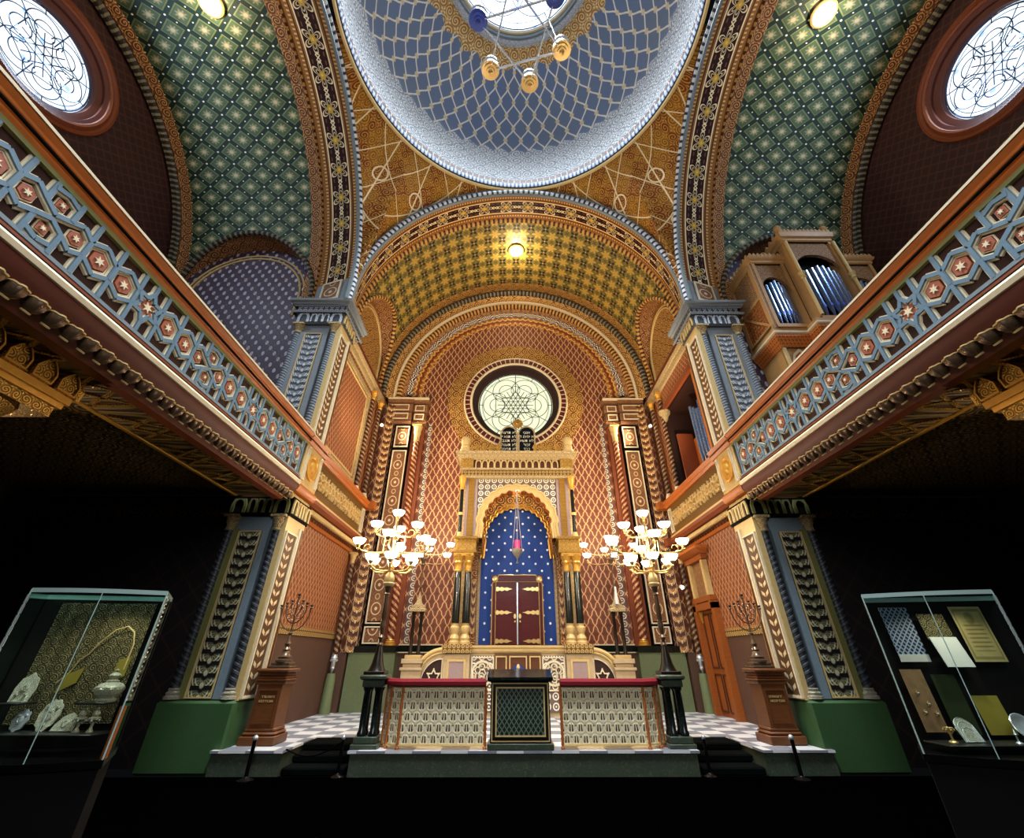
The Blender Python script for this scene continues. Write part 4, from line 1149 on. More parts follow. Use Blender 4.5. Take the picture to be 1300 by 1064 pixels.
        b = MB(); b.box(s*2.38,s*2.86,12.6,13.0,PZ,1.42); b.bbox(s*2.36,s*2.9,12.55,13.02,1.42,1.48); b.bbox(s*2.4,s*2.84,12.6,13.0,1.48,1.56); b.bbox(s*2.36,s*2.88,12.56,13.02,1.56,1.66); B('wing_block', 'stone_cream', b)
    # coupled black columns
    for s in (-1, 1):
        for x in (1.62, 1.35):
            b = MB(); b.lathe([(.098,2.42),(.1,2.9),(.088,3.68)], (s*x,12.68,0), 18); o = B('column', 'black_marble', b)
            b = MB(); b.lathe([(.14,1.97),(.14,2.02),(.11,2.05),(.13,2.1),(.1,2.16),(.07,2.2),(.12,2.28),(.12,2.34),(.08,2.38),(.1,2.43)], (s*x,12.68,0), 18); b.build('base', M['cream_gold'], o)
            b = MB(); b.lathe([(.09,3.66),(.11,3.69),(.09,3.73),(.1,3.85),(.13,3.9),(.11,3.94),(.16,4.1)], (s*x,12.68,0), 18); b.box(s*x-.135,s*x+.135,12.545,12.815,4.06,4.14); b.build('capital', M['gold'], o)
        b = MB(); b.bbox(s*1.13,s*1.78,12.52,13.1,4.14,4.22); b.box(s*1.16,s*1.75,12.55,13.1,4.22,4.5); b.bbox(s*1.12,s*1.8,12.5,13.1,4.5,4.58); B('impost_block', 'gilt_relief', b)
        b = MB(); b.box(s*1.12,s*1.27,12.95,13.3,1.95,4.14); B('jamb', 'brown_arabesque', b)
        b = MB(); panel(b, (s*1.195-.06,12.93,2.2), X, Z, .12, 1.3, .02); B('jamb_panel', 'leaf_gold', b)
        b = MB(); b.box(s*1.05,s*1.8,13.3,14.08,1.95,6.4); B('side_wall', 'stone_gold', b)
        # upper shafts
        b = MB(); b.lathe([(.055,4.72),(.055,5.2),(.075,5.22),(.075,5.28),(.055,5.3),(.05,6.0)], (s*1.66,12.72,0), 14); o = B('upper_column', 'black_marble', b)
        b = MB(); b.lathe([(.09,4.58),(.09,4.63),(.065,4.68),(.06,4.73)], (s*1.66,12.72,0), 14); b.lathe([(.075,5.21),(.08,5.25),(.075,5.29)], (s*1.66,12.72,0), 14); b.build('base', M['cream_gold'], o)
        b = MB(); b.lathe([(.055,5.98),(.08,6.02),(.07,6.1),(.11,6.25),(.12,6.36),(.12,6.4)], (s*1.66,12.72,0), 14); b.build('capital', M['gold'], o)
        b = MB(); b.box(s*1.2,s*1.56,12.76,13.3,4.58,6.4); B('upper_pier', 'lilac_stone', b)
        b = MB(); panel(b, (s*1.38-.09,12.75,4.65), X, Z, .18, 1.7, .02); B('upper_pier_panel', 'gilt_relief', b)
    # outer arch
    zc = 4.98; pts = [(-1.0,4.58)]+foil(0,zc,1.06,13,.05)+[(1.0,4.58)]
    b = MB(); archplate(b, pts, -1.22, 1.22, 4.58, 6.4, 12.8, .3); B('outer_arch', 'fret_white', b)
    b = MB()
    for r, k in ((1.06,.045),(1.13,.03),(1.2,.04)):
        b.tube([(x,12.78,z) for x, z in [(-r,4.58)]+foil(0,zc,r,13,.05)+[(r,4.58)]], k, 6)
    B('outer_arch_moulding', 'cream_gold', b)
    b = MB(); b.rings([[(x,y,z) for x, z in [(-1.0,4.2)]+foil(0,zc,1.05,13,.05)+[(1.0,4.2)]] for y in (12.8,13.25)], closed=False); B('arch_soffit', 'orange_fret', b)
    # inner arch and the blue niche
    pts = [(-.98,4.14)]+foil(0,4.62,.98,15,.05)+[(.98,4.14)]
    b = MB(); archplate(b, pts, -1.14, 1.14, 4.14, 6.3, 13.2, .12); B('inner_arch', 'gold_arabesque', b)
    b = MB()
    for r, k in ((.98,.035),(1.06,.025)): b.tube([(x,13.18,z) for x, z in [(-r,4.1)]+foil(0,4.62,r,15,.05)+[(r,4.1)]], k, 6)
    B('inner_arch_moulding', 'gold', b)
    b = MB(); quad(b, (-1.2,13.36,1.9), (1.2,13.36,1.9), (1.2,13.36,5.9), (-1.2,13.36,5.9)); B('niche_back', 'star_blue', b)
    b = MB(); b.box(-1.2,1.2,12.95,13.4,1.93,1.96); B('niche_floor', 'walnut', b)
    # entablature
    b = MB(); b.box(-1.72,1.72,12.72,14.08,6.4,6.62); B('frieze_lower', 'fret_gold', b)
    b = MB(); b.box(-1.64,1.64,12.76,14.08,6.62,6.98); B('frieze', 'walnut', b)
    b = MB(); arcade(b, (-1.3,12.75,6.67), X, Z, 2.6, .27, 13, .04, .03); B('frieze_arcade', 'cream_gold', b)
    for s in (-1, 1):
        b = MB(); b.box(s*1.36,s*1.74,12.68,13.2,6.64,6.98); B('frieze_end', 'gilt_relief', b)
    b = MB()
    for z, e in ((6.34,.06),(6.6,.05)): b.box(-1.76-e*.3,1.76+e*.3,12.7-e,14.05,z,z+.06)
    b.sweep([(0,6.95),(-.04,6.98),(-.06,7.03),(-.1,7.05),(-.11,7.11),(-.16,7.13),(-.17,7.19),(.5,7.2)], [(p[0],p[1],0) for p in ((-1.76,14.05),(-1.76,12.72),(1.76,12.72),(1.76,14.05))], Z); b.box(-1.74,1.74,12.76,14.05,7.14,7.2); B('cornice', 'stone_gold', b)
    for s in (-1, 1):
        for i in range(4):
            x = s*(.58+.23*i); b = MB(); b.prism([(-.07,0),(.07,0),(.04,.06),(.09,.14),(.05,.21),(0,.27),(-.05,.21),(-.09,.14),(-.04,.06)], (x,12.66,7.2), X, Z, .05); B('cresting', 'gilt_relief', b)
        b = MB(); b.lathe([(.18,7.2),(.18,7.28),(.14,7.31),(.15,7.39),(.12,7.43),(.15,7.52),(.15,7.64),(.08,7.74),(.001,7.78)], (s*1.64,12.72,0), 12); B('pinnacle', 'cream_gold', b)
    # doors
    b = MB(); b.frame(rect(-.72,.72,1.96,3.66), rect(-.6,.6,1.96,3.5), (0,13.3,0), X, Z, .1); B('door_frame', 'mahogany', b)
    b = MB(); b.tube([(-.7,13.18,1.96),(-.7,13.18,3.44),(-.56,13.18,3.58),(-.52,13.18,3.66),(.52,13.18,3.66),(.56,13.18,3.58),(.7,13.18,3.44),(.7,13.18,1.96)], .016, 6); b.tube([(-.6,13.18,1.96),(-.6,13.18,3.48),(.6,13.18,3.48),(.6,13.18,1.96)], .012, 6)
    for s in (-1, 1): b.lathe([(.09,0),(.08,.03),(.04,.04),(.001,.04)], (s*.62,13.2,3.55), 16, (0,-1,0))
    B('door_frame_line', 'brass', b)
    for s in (-1, 1):
        b = MB(); b.bbox(s*.015,s*.6,13.22,13.28,1.97,3.47,.008); d = B('door', 'mahogany', b)
        for z in (2.05, 2.72, 3.3):
            b = MB(); p = [(0,-.03),(.08,-.06),(.14,-.03),(.2,-.055),(.27,-.025),(.34,-.045),(.42,-.015),(.5,0)]; p = p+[(x,-z_) for x, z_ in reversed(p)][1:]
            q = [(s*(.63-x), z_+z) for x, z_ in p]; b.prism(q if s < 0 else list(reversed(q)), (0,13.22,0), X, Z, .02); b.build('hinge', M['brass'], d)
        b = MB(); b.sphere((s*.07,13.19,2.5), .028); b.build('knob', M['brass'], d)
        b = MB(); b.prism(ngon((s*.07,2.63),.05,12,0,.7,1.2), (0,13.22,0), X, Z, .02); b.build('keyhole_plate', M['brass'], d)
    b = MB(); b.box(-.018,.018,13.2,13.24,1.97,3.47); B('door_bead', 'silver', b)
    return t
make_ark()

def text_obj(s, size, loc, rot, mat, parent, name, ext=.004):
    cu = bpy.data.curves.new(name, 'FONT'); cu.body = s; cu.size = size; cu.align_x = 'CENTER'; cu.align_y = 'CENTER'; cu.extrude = ext; cu.resolution_u = 2
    f = bpy.data.objects.new('font', cu); COL.objects.link(f); bpy.context.view_layer.update()
    me = bpy.data.meshes.new_from_object(f.evaluated_get(bpy.context.evaluated_depsgraph_get())); bpy.data.objects.remove(f)
    me.materials.clear(); me.materials.append(M[mat]); o = bpy.data.objects.new(name, me); COL.objects.link(o)
    off = WLOC.get(parent.name, (0,0,0)); o.parent = parent; o.location = sub3(loc, off); o.rotation_euler = rot; return o
t = thing('stone_tablets', 'pair of black round-headed tablets with white Hebrew lines on top of the ark', 'tablets', (0.04,12.9,7.2))
b = MB()
def tabshape(cx, w, h): return [(cx-w,0),(cx+w,0)]+[(cx+w*cos(pi*i/14), h-w+w*sin(pi*i/14)) for i in range(15)]
for c in (-.25, .33): b.prism(tabshape(c,.29,1.0), (0,12.95,7.2), X, Z, .12)
b.build('frame', M['stone_gold'], t)
b = MB(); b.prism(starpoly((.04,8.3),.19,.13,9), (0,12.9,0), X, Z, .06); b.lathe([(.16,0),(.15,.04),(.08,.05),(.04,.08),(.001,.08)], (.04,12.86,8.3), 18, (0,-1,0)); b.build('finial', M['gilt_relief'], t)
HEB = (('\u05d0\u05e0\u05db\u05d9', '\u05dc\u05d0 \u05d9\u05d4\u05d9\u05d4 \u05dc\u05da', '\u05dc\u05d0 \u05ea\u05e9\u05d0', '\u05d6\u05db\u05d5\u05e8', '\u05db\u05d1\u05d3'),
       ('\u05dc\u05d0 \u05ea\u05e8\u05e6\u05d7', '\u05dc\u05d0 \u05ea\u05e0\u05d0\u05e3', '\u05dc\u05d0 \u05ea\u05d2\u05e0\u05d1', '\u05dc\u05d0 \u05ea\u05e2\u05e0\u05d4', '\u05dc\u05d0 \u05ea\u05d7\u05de\u05d3'))
for c, lines in ((.33, HEB[0]), (-.25, HEB[1])):
    b = MB(); b.prism(tabshape(c,.235,.9), (0,12.83,7.24), X, Z, .02); o = b.build('tablet', M['tablet_black'], t)
    for i, s in enumerate(lines): text_obj(s[::-1], .135, (c,12.805,7.94-.145*i), (pi/2,0,0), 'letters', o, 'lettering')
t = thing('eternal_lamp', 'hanging silver lamp with red glass in front of the blue niche', 'hanging lamp', (0,12.9,5.98))
b = MB(); b.lathe([(.001,-.32),(.02,-.3),(.012,-.26),(.03,-.22),(.09,-.15),(.15,-.05),(.16,.0),(.13,.03),(.1,.02)], (0,12.9,4.28), 18); b.lathe([(.03,-.36),(.03,-.32)], (0,12.9,4.28), 8); b.build('bowl', M['old_silver'], t)
b = MB(); b.lathe([(.001,.0),(.06,.02),(.075,.12),(.06,.24),(.04,.25)], (0,12.9,4.3), 14); b.build('glass', M['ruby_glass'], t)
for k in range(3):
    a = k*2*pi/3+.5; b = MB(); b.tube([(.155*cos(a),12.9+.155*sin(a),4.29),(.07*cos(a),12.9+.07*sin(a),5.1),(.015*cos(a),12.9+.015*sin(a),5.9)], .008, 5); b.build('chain', M['silver'], t)
b = MB(); b.tube([(0,12.9,5.88),(0,12.9,6.0)], .02, 8); b.build('hook', M['silver'], t)
# ---------------------------------------------------------------- lamps
def bowl(parent, x, y, z, r=.125, stem=True):
    b = MB(); b.lathe([(.02,0),(.05,.01),(r*.75,.04),(r*.97,.09),(r,.115),(r*.92,.115),(r*.7,.05),(.02,.02)], (x,y,z), 16); o = b.build('lamp_shade', M['lamp_glass'], parent)
    b = MB(); b.lathe([(.012,-.09),(.03,-.07),(.018,-.05),(.045,-.015),(.05,.012),(.02,.01)], (x,y,z), 10); b.build('holder', M['brass'], o)
    return o
def make_candelabrum():
    x, y = -2.47, 8.74
    t = thing('candelabrum', side('many-armed brass candelabrum with glowing bowls on the railing pillar opposite the door', 'many-armed brass candelabrum with glowing bowls on the railing pillar nearer the door'), 'lamp', (x,y,1.45))
    b = MB(); b.bbox(x-.17,x+.17,y-.17,y+.17,1.45,1.5); b.lathe([(.15,1.5),(.13,1.53),(.1,1.6),(.06,1.78),(.045,1.86)], (x,y,0), 4*4); b.build('base', M['dark_bronze'], t)
    b = MB(); b.lathe([(.03,1.84),(.055,1.88),(.03,1.92),(.035,1.96),(.06,1.99),(.03,2.03),(.04,2.1),(.055,2.18),(.035,2.25),(.045,2.28),(.04,2.65),(.06,2.67),(.035,2.7),(.05,2.74),(.06,2.8)], (x,y,0), 14); b.build('pole', M['bronze'], t)
    b = MB(); b.lathe([(.07,2.8),(.1,2.82),(.11,2.85),(.085,2.87),(.1,2.92),(.09,2.98),(.05,3.03),(.03,3.05)], (x,y,0), 14); b.build('capital', M['cream_gold'], t)
    b = MB(); b.lathe([(.03,3.0),(.025,3.1),(.06,3.14),(.025,3.2),(.025,3.4),(.05,3.43),(.025,3.47),(.03,3.7),(.055,3.73),(.025,3.78),(.02,4.03)], (x,y,0), 12); b.build('stem', M['brass'], t)
    def arm(r, a, z0, z1, name='arm'):
        c, s_ = cos(a), sin(a)
        pts = [(x+c*r*q, y+s_*r*q, z) for q, z in ((0,z0),(.4,z0-.03),(.75,z0-.02),(.93,z0+.02),(1.0,z0+.09),(1.0,z1-.05))]
        b = MB(); b.tube(pts, .017, 6); o = b.build('arm', M['brass'], t)
        b = MB(); cx = [(x+c*(r*.75+.06*cos(u)), y+s_*(r*.75+.06*cos(u)), z0+.06+.06*sin(u)) for u in [pi*2*i/12-1.5 for i in range(10)]]; b.tube(cx, .008, 5); b.build('scroll', M['brass'], o)
        bowl(t, x+c*r, y+s_*r, z1)
    bowl(t, x, y, 4.08, .12)
    for k in range(3): arm(.4, radians(10+k*170 if k < 2 else 95), 3.72, 3.86)
    for k in range(4): arm(.68, radians(k*90+4), 3.42, 3.53)
    for k in range(6): arm(.42, radians(k*60-20), 3.08, 3.2)
    for k in range(2):
        s = 1 if k else -1
        b = MB(); b.tube([(x+s*.2,y,3.4),(x+s*.2,y,3.72)], .012, 5); b.build('strut', M['brass'], t)
    return t
def make_small_candelabrum():
    x, y = -2.62, 12.78
    t = thing('column_lamp', side('slim twin-shaft lamp with small glowing bowls beside the ark, on the bare panel wall side', 'slim twin-shaft lamp with small glowing bowls beside the ark, on the door side'), 'lamp', (x,y,1.66))
    b = MB(); b.bbox(x-.2,x+.2,y-.16,y+.16,1.66,1.74); b.build('base', M['cream_gold'], t)
    for s in (-1, 1):
        b = MB(); b.lathe([(.06,1.74),(.06,1.78),(.042,1.82),(.04,2.62),(.06,2.66),(.06,2.7)], (x+s*.1,y,0), 12); b.build('shaft', M['dark_bronze'], t)
    b = MB(); b.bbox(x-.21,x+.21,y-.14,y+.14,2.7,2.78); b.bbox(x-.17,x+.17,y-.11,y+.11,2.78,2.86); b.lathe([(.15,2.86),(.09,2.94),(.05,3.06),(.02,3.2)], (x,y,0), 4, (0,0,1), pi/4, 2*pi+pi/4); b.build('head', M['stone_gold'], t)
    b = MB(); b.lathe([(.02,3.1),(.02,3.25),(.045,3.3),(.02,3.36),(.016,3.78),(.03,3.82),(.05,3.86),(.03,3.9),(.06,3.96),(.1,4.0),(.1,4.05),(.03,4.06),(.02,4.5)], (x,y,0), 10); b.build('pole', M['bronze'], t)
    for r, a, z in ((0,0,4.52),(.72,.1,4.33),(.72,pi-.1,4.33),(.7,pi/2,4.33),(.7,-pi/2,4.33),(.68,.5,4.1),(.66,pi-.5,4.1),(.2,2.2,4.08)):
        if r:
            c, s = cos(a), sin(a); b = MB(); b.tube([(x,y,z-.2),(x+c*r*.5,y+s*r*.5,z-.2),(x+c*r*.9,y+s*r*.9,z-.16),(x+c*r,y+s*r,z-.05)], .013, 5); b.build('arm', M['brass'], t)
        bowl(t, x+cos(a)*r, y+sin(a)*r, z, .12)
    if MIR < 0:
        b = MB(); b.lathe([(.05,2.87),(.06,2.95),(.035,3.1),(.03,3.28),(.001,3.3)], (x,y-.14,0), 12); b.build('candle', M['white_paint'], t)
    return t
def make_newel():
    x, y = -2.46, 8.74
    t = thing('newel_pillar', side('dark twin-column pillar at the railing end near the pedestal by the bare wall', 'dark twin-column pillar at the railing end near the door'), 'pillar', (x,y,PZ))
    b = MB(); b.bbox(x-.21,x+.21,y-.2,y+.2,PZ+.012,PZ+.07); b.bbox(x-.18,x+.18,y-.17,y+.17,PZ+.07,PZ+.16); b.build('base', M['dark_marble'], t)
    for s in (-1, 1):
        for q in (-1, 1):
            b = MB(); b.lathe([(.07,PZ+.16),(.07,PZ+.2),(.055,PZ+.23),(.052,1.22),(.07,1.25),(.07,1.28)], (x+s*.09,y+q*.08,0), 12); b.build('shaft', M['black_marble'], t)
    b = MB(); b.bbox(x-.17,x+.17,y-.16,y+.16,1.28,1.38); b.bbox(x-.22,x+.22,y-.2,y+.2,1.38,1.45,.02); b.build('cap', M['dark_marble'], t)
    return t
# brass of the railing: solid sheet, the dark of its holes painted in
def m_grille():
    u, v = uvs(); P = .145; H = .14; row = fl(v/H)
    x = cell(u/P+mth('FLOORED_MODULO', row, 2.0)*.5); y = cell(v/H); ax = ab(x)
    hole_shade = near(ab(ax-.12-.1*mx(y*-1.0, 0.0)), .05+.06*mx(y*-1.0, 0.0), .2)*near(ab(y+.05), .3, .15)
    hole_shade2 = near(ln(ab(x)-.43, y*.8-.12), .05, .2)
    ring = near(ab(ln(x*P, y*H)-.06), .012); stem = near(ax, .05)
    n = noise(vec(u, v), 14, 2)
    gold = mix(n, '#dcb86c', '#fff0c8'); c = mix(mx(ring, stem)*.6, gold, '#fff6da')
    c = mix(mx(hole_shade, hole_shade2)*.96, c, '#0b0906')
    return c, mx(ring, stem)-hole_shade, .012
material('grille', m_grille, .4, .1)
def make_railing():
    t = thing('railing', side('brass grille railing with red rail between the lectern and the pillar by the bare wall', 'brass grille railing with red rail between the lectern and the pillar near the door'), 'railing', (-1.4,8.6,PZ))
    z0, z1 = PZ+.012, 1.3
    pts = [(-.6,8.53),(-1.94,8.53),(-2.14,8.64),(-2.25,8.8)]
    for i in range(3):
        a, c = pts[i], pts[i+1]; L = hypot(c[0]-a[0], c[1]-a[1]); ex = ((c[0]-a[0])/L, (c[1]-a[1])/L, 0)
        b = MB(); P = [(a[0],a[1],z0+.06),(c[0],c[1],z0+.06),(c[0],c[1],z1),(a[0],a[1],z1)]; n = (-ex[1]*-.0, 0, 0)
        b.add(P, [(0,1,2,3)], [((0,0),(L,0),(L,z1-z0-.06),(0,z1-z0-.06))]); b.build('grille', M['grille'], t)
        for zz in (z0+.05, z1): b = MB(); b.tube([(a[0],a[1],zz),(c[0],c[1],zz)], .02, 6); b.build('grille_bar', M['brass'], t)
    for p in pts:
        b = MB(); b.lathe([(.03,z0),(.03,z0+.03)]+[(.018+.008*(i % 2), z0+.04+i*.03) for i in range(26)]+[(.026,z1)], (p[0],p[1],0), 8); b.build('post', M['orange_wood'], t)
    b = MB(); b.sweep([(-.06,1.31),(-.065,1.36),(-.04,1.4),(.04,1.4),(.065,1.36),(.06,1.31)], [(p[0],p[1],0) for p in pts], Z, pclosed=True); b.build('handrail', M['red_velvet'], t)
    b = MB(); b.bbox(-1.9,-.62,8.49,8.6,z0,z0+.035); b.build('foot', M['cream'], t) if 0 else None
    return t
def make_pedestal():
    x, y = -4.27, 9.1
    t = thing('pedestal', side('carved wooden pedestal under the branched candlestick by the bare wall', 'carved wooden pedestal under the branched candlestick by the door'), 'pedestal', (x,y,PZ))
    z = PZ+.012
    b = MB(); b.bbox(x-.29,x+.29,y-.26,y+.26,z,z+.12,.012); b.bbox(x-.265,x+.265,y-.235,y+.235,z+.12,z+.17,.02); b.bbox(x-.24,x+.24,y-.21,y+.21,z+.17,z+.22,.015); b.build('base', M['pedestal_wood'], t)
    b = MB()
    b.rings([[(x-w,y-d,h),(x+w,y-d,h),(x+w,y+d,h),(x-w,y+d,h)] for w, d, h in ((.215,.205,z+.22),(.205,.2,z+.5),(.205,.2,z+.82))], cap=True); b.build('body', M['pedestal_wood'], t)
    b = MB(); b.bbox(x-.25,x+.25,y-.215,y+.215,z+.8,z+.85); b.bbox(x-.24,x+.24,y-.225,y+.225,z+.88,z+.92); b.bbox(x-.26,x+.26,y-.225,y+.225,z+.85,z+.88); b.bbox(x-.28,x+.28,y-.25,y+.25,z+.97,z+1.03,.02); b.bbox(x-.25,x+.25,y-.23,y+.23,z+.92,z+.97,.02); b.build('cap', M['pedestal_wood'], t)
    b = MB(); b.frame(rect(x-.17,x+.17,z+.27,z+.74), rect(x-.15,x+.15,z+.295,z+.715), (0,y-.205,0), X, Z, .012); b.build('panel_moulding', M['walnut'], t)
    # two short rows of worn gilt characters
    random.seed(5)
    b = MB()
    for r in range(2):
        u = x-.1-.03*r
        while u < x+.11:
            w = .012+.014*random.random(); h = .03
            zz = z+.62-.06*r
            b.box(u,u+w,y-.208,y-.2,zz+h-.007,zz+h); b.box(u+w-.006,u+w,y-.208,y-.2,zz,zz+h)
            if random.random() < .5: b.box(u,u+.006,y-.208,y-.2,zz,zz+h*.7)
            if random.random() < .4: b.box(u,u+w,y-.208,y-.2,zz,zz+.007)
            u += w+.01
    b.build('lettering', M['cream_gold'], t)
    m = thing('menorah', side('bronze branched candlestick on the pedestal by the bare wall', 'bronze branched candlestick on the pedestal by the door'), 'candlestick', (x+.04,y,z+1.03))
    cx = x+.04; q = z+1.03
    b = MB(); b.bbox(cx-.19,cx+.19,y-.16,y+.16,q,q+.04); b.bbox(cx-.16,cx+.16,y-.13,y+.13,q+.04,q+.09); b.lathe([(.15,q+.09),(.15,q+.12),(.11,q+.14),(.12,q+.17),(.08,q+.2),(.06,q+.26)], (cx,y,0), 14); b.build('base', M['bronze'], m)
    b = MB(); b.lathe([(.05,q+.24),(.07,q+.28),(.04,q+.32),(.055,q+.37),(.03,q+.42),(.02,q+.5),(.05,q+.53),(.015,q+.56),(.012,q+1.1)], (cx,y,0), 12); b.build('stem', M['bronze'], m)
    for r, zt in ((.1,1.02),(.19,.98),(.28,.94)):
        for s in (-1, 1):
            b = MB(); P = [(cx+s*r*sin(pi/2*i/10)*1.0, y, q+zt-.02-.26*(1-0)*cos(pi/2*i/10)*(r/.28+.35)) for i in range(11)]; b.tube(P, .01, 6); b.build('branch', M['bronze'], m)
            b = MB(); b.lathe([(.01,-.02),(.03,.0),(.015,.02),(.034,.05),(.03,.055)], (cx+s*r,y,q+zt), 10); b.build('cup', M['bronze'], m)
    b = MB(); b.lathe([(.01,0),(.035,.02),(.015,.04),(.036,.08),(.03,.085)], (cx,y,q+1.1), 10); b.build('cup', M['bronze'], m)
    for k in range(8):
        b = MB(); a = k*pi/4; b.tube([(cx+.12*cos(a)+.045*cos(u), y-.02, q+.88+.1*sin(a)+.045*sin(u)) for u in [i*2*pi/10 for i in range(10)]], .006, 4, True); b.build('openwork', M['bronze'], m)
    return t
def make_steps():
    t = thing('carpeted_steps', side('black carpeted steps by the rope stanchion with a slack rope', 'black carpeted steps on the door side of the railing'), 'steps', (-3.15,9.1,FZ))
    for i, (y0, z1) in enumerate(((8.5,FZ+.1),(8.85,FZ+.2),(9.2,PZ+.006))):
        b = MB(); b.bbox(-3.63,-2.67,y0,9.79,FZ+.1*i,z1,.02); b.build('step', M['black_carpet'], t)
    return t
def make_stanchion(x, y, h, r, lab):
    t = thing('stanchion', lab, 'post', (x,y,FZ))
    b = MB(); b.lathe([(r*4,FZ),(r*4,FZ+.02),(r*2,FZ+.04),(r,FZ+.06)], (x,y,0), 16); b.build('foot', M['black_metal'], t)
    b = MB(); b.lathe([(r,FZ+.05),(r,FZ+h)], (x,y,0), 12); b.build('pole', M['black_metal'], t)
    b = MB(); b.sphere((x,y,FZ+h+.025), r*1.35, 12, 8); b.build('knob', M['silver'], t)
for MIR in (1, -1):
    make_candelabrum(); make_small_candelabrum(); make_newel(); make_railing(); make_pedestal(); make_steps()
    make_stanchion(-3.98, 8.2, .46, .028, side('black rope post with silver knob in front of the pedestal by the bare wall', 'black rope post with silver knob in front of the pedestal by the door'))
    make_stanchion(-2.74, 8.4, .44, .024, side('black rope post with silver knob holding the slack rope by the steps', 'black rope post with silver knob by the steps on the door side'))
MIR = 1
b = MB(); b.tube([(-2.74+(-.85)*i/14, 8.4+.05*i/14, FZ+.42-.12*sin(pi*i/14)-.1*i/14) for i in range(15)], .012, 6)
tag(b.build('rope', M['black_metal']), 'thin black rope hanging from the stanchion across the steps', 'rope')
t = thing('lectern', 'dark green lectern with lattice front panel in the middle of the railing', 'lectern', (-.05,8.6,PZ))
x0, x1 = -.53, .43; z = PZ+.012
b = MB(); b.bbox(x0-.03,x1+.03,8.44,8.95,z,z+.08,.01); b.build('base', M['dark_marble'], t)
b = MB(); b.bbox(x0+.01,x1-.01,8.47,8.93,z+.08,1.36,.008); b.build('body', M['dark_bronze'], t)
b = MB(); b.box(x0+.11,x1-.11,8.455,8.47,z+.18,1.27); b.build('lattice_panel', M['lattice_dark'], t)
b = MB(); b.frame(rect(x0+.03,x1-.03,z+.1,1.345), rect(x0+.045,x1-.045,z+.115,1.33), (0,8.47,0), X, Z, .012); b.frame(rect(x0+.09,x1-.09,z+.16,1.29), rect(x0+.11,x1-.11,z+.18,1.27), (0,8.47,0), X, Z, .022); b.build('gilt_line', M['cream_gold'], t)
b = MB(); b.rings([[(x0-.03,8.42,1.36),(x1+.03,8.42,1.36),(x1+.03,8.98,1.36),(x0-.03,8.98,1.36)],[(x0-.05,8.4,1.385),(x1+.05,8.4,1.385),(x1+.05,9.0,1.47),(x0-.05,9.0,1.47)],[(x0-.05,8.4,1.42),(x1+.05,8.4,1.42),(x1+.05,9.0,1.52),(x0-.05,9.0,1.52)]], cap=True); b.build('top', M['black_marble'], t)

# ---------------------------------------------------------------- organ
t = thing('organ', 'carved wooden organ case with blue silver pipes on the gallery', 'organ', (7.4,8.5,4.75))
Bo = lambda name, mat, b, p=t: b.build(name, M[mat], p)
b = MB(); b.box(6.3,9.4,8.2,9.1,4.75,8.1); Bo('lower_case', 'organ_wood', b)
for xx in (6.42, 7.5, 8.5):
    b = MB(); p = [(0,0),(.5,0),(.5,1.2),(.42,1.45),(.25,1.6),(.08,1.45),(0,1.2)]; b.prism(p, (xx,8.2,6.32), X, Z, .02); q = Bo('painted_panel', 'slate_blue', b)
    b = MB(); b.prism([(a*.55+.11,b_*.55+.72) for a, b_ in p], (xx,8.18,6.32), X, Z, .012); b.build('painted_arch', M['orange_wood'], q)
    b = MB(); b.frame([(a,b_) for a, b_ in p], inset(p,.86), (xx,8.185,6.32), X, Z, .03); b.build('panel_edge', M['cream'], q)
for xx in (6.3, 7.0, 7.2, 8.25):
    b = MB(); b.box(xx,xx+.07,8.14,8.22,4.8,8.0); Bo('lower_pilaster', 'cream_gold', b)
def cornice(name, mat, path, prof):
    b = MB(); b.sweep(prof, path, Z); return Bo(name, mat, b)
path = [(6.15,9.1,0),(6.15,8.0,0),(6.95,8.0,0),(6.95,7.62,0),(8.6,7.62,0),(8.6,8.0,0),(9.6,8.0,0)]
cornice('console', 'orange_fret', path, [(.14,7.95),(.1,8.0),(.06,8.12),(.0,8.18),(0,8.26),(.3,8.26)])
cornice('console_edge', 'cream', path, [(.0,8.26),(-.04,8.28),(-.04,8.32),(.4,8.32)])
cornice('console_fret', 'organ_wood', path, [(.0,8.32),(-.02,8.34),(-.02,8.42),(.4,8.42)])
b = MB()
for i in range(16): b.prism([(-.05,0),(.05,0),(.06,.08),(0,.16),(-.06,.08)], (6.16,8.02+i*.065,8.42), Y, Z, -.03)
Bo('console_cresting', 'organ_wood', b)
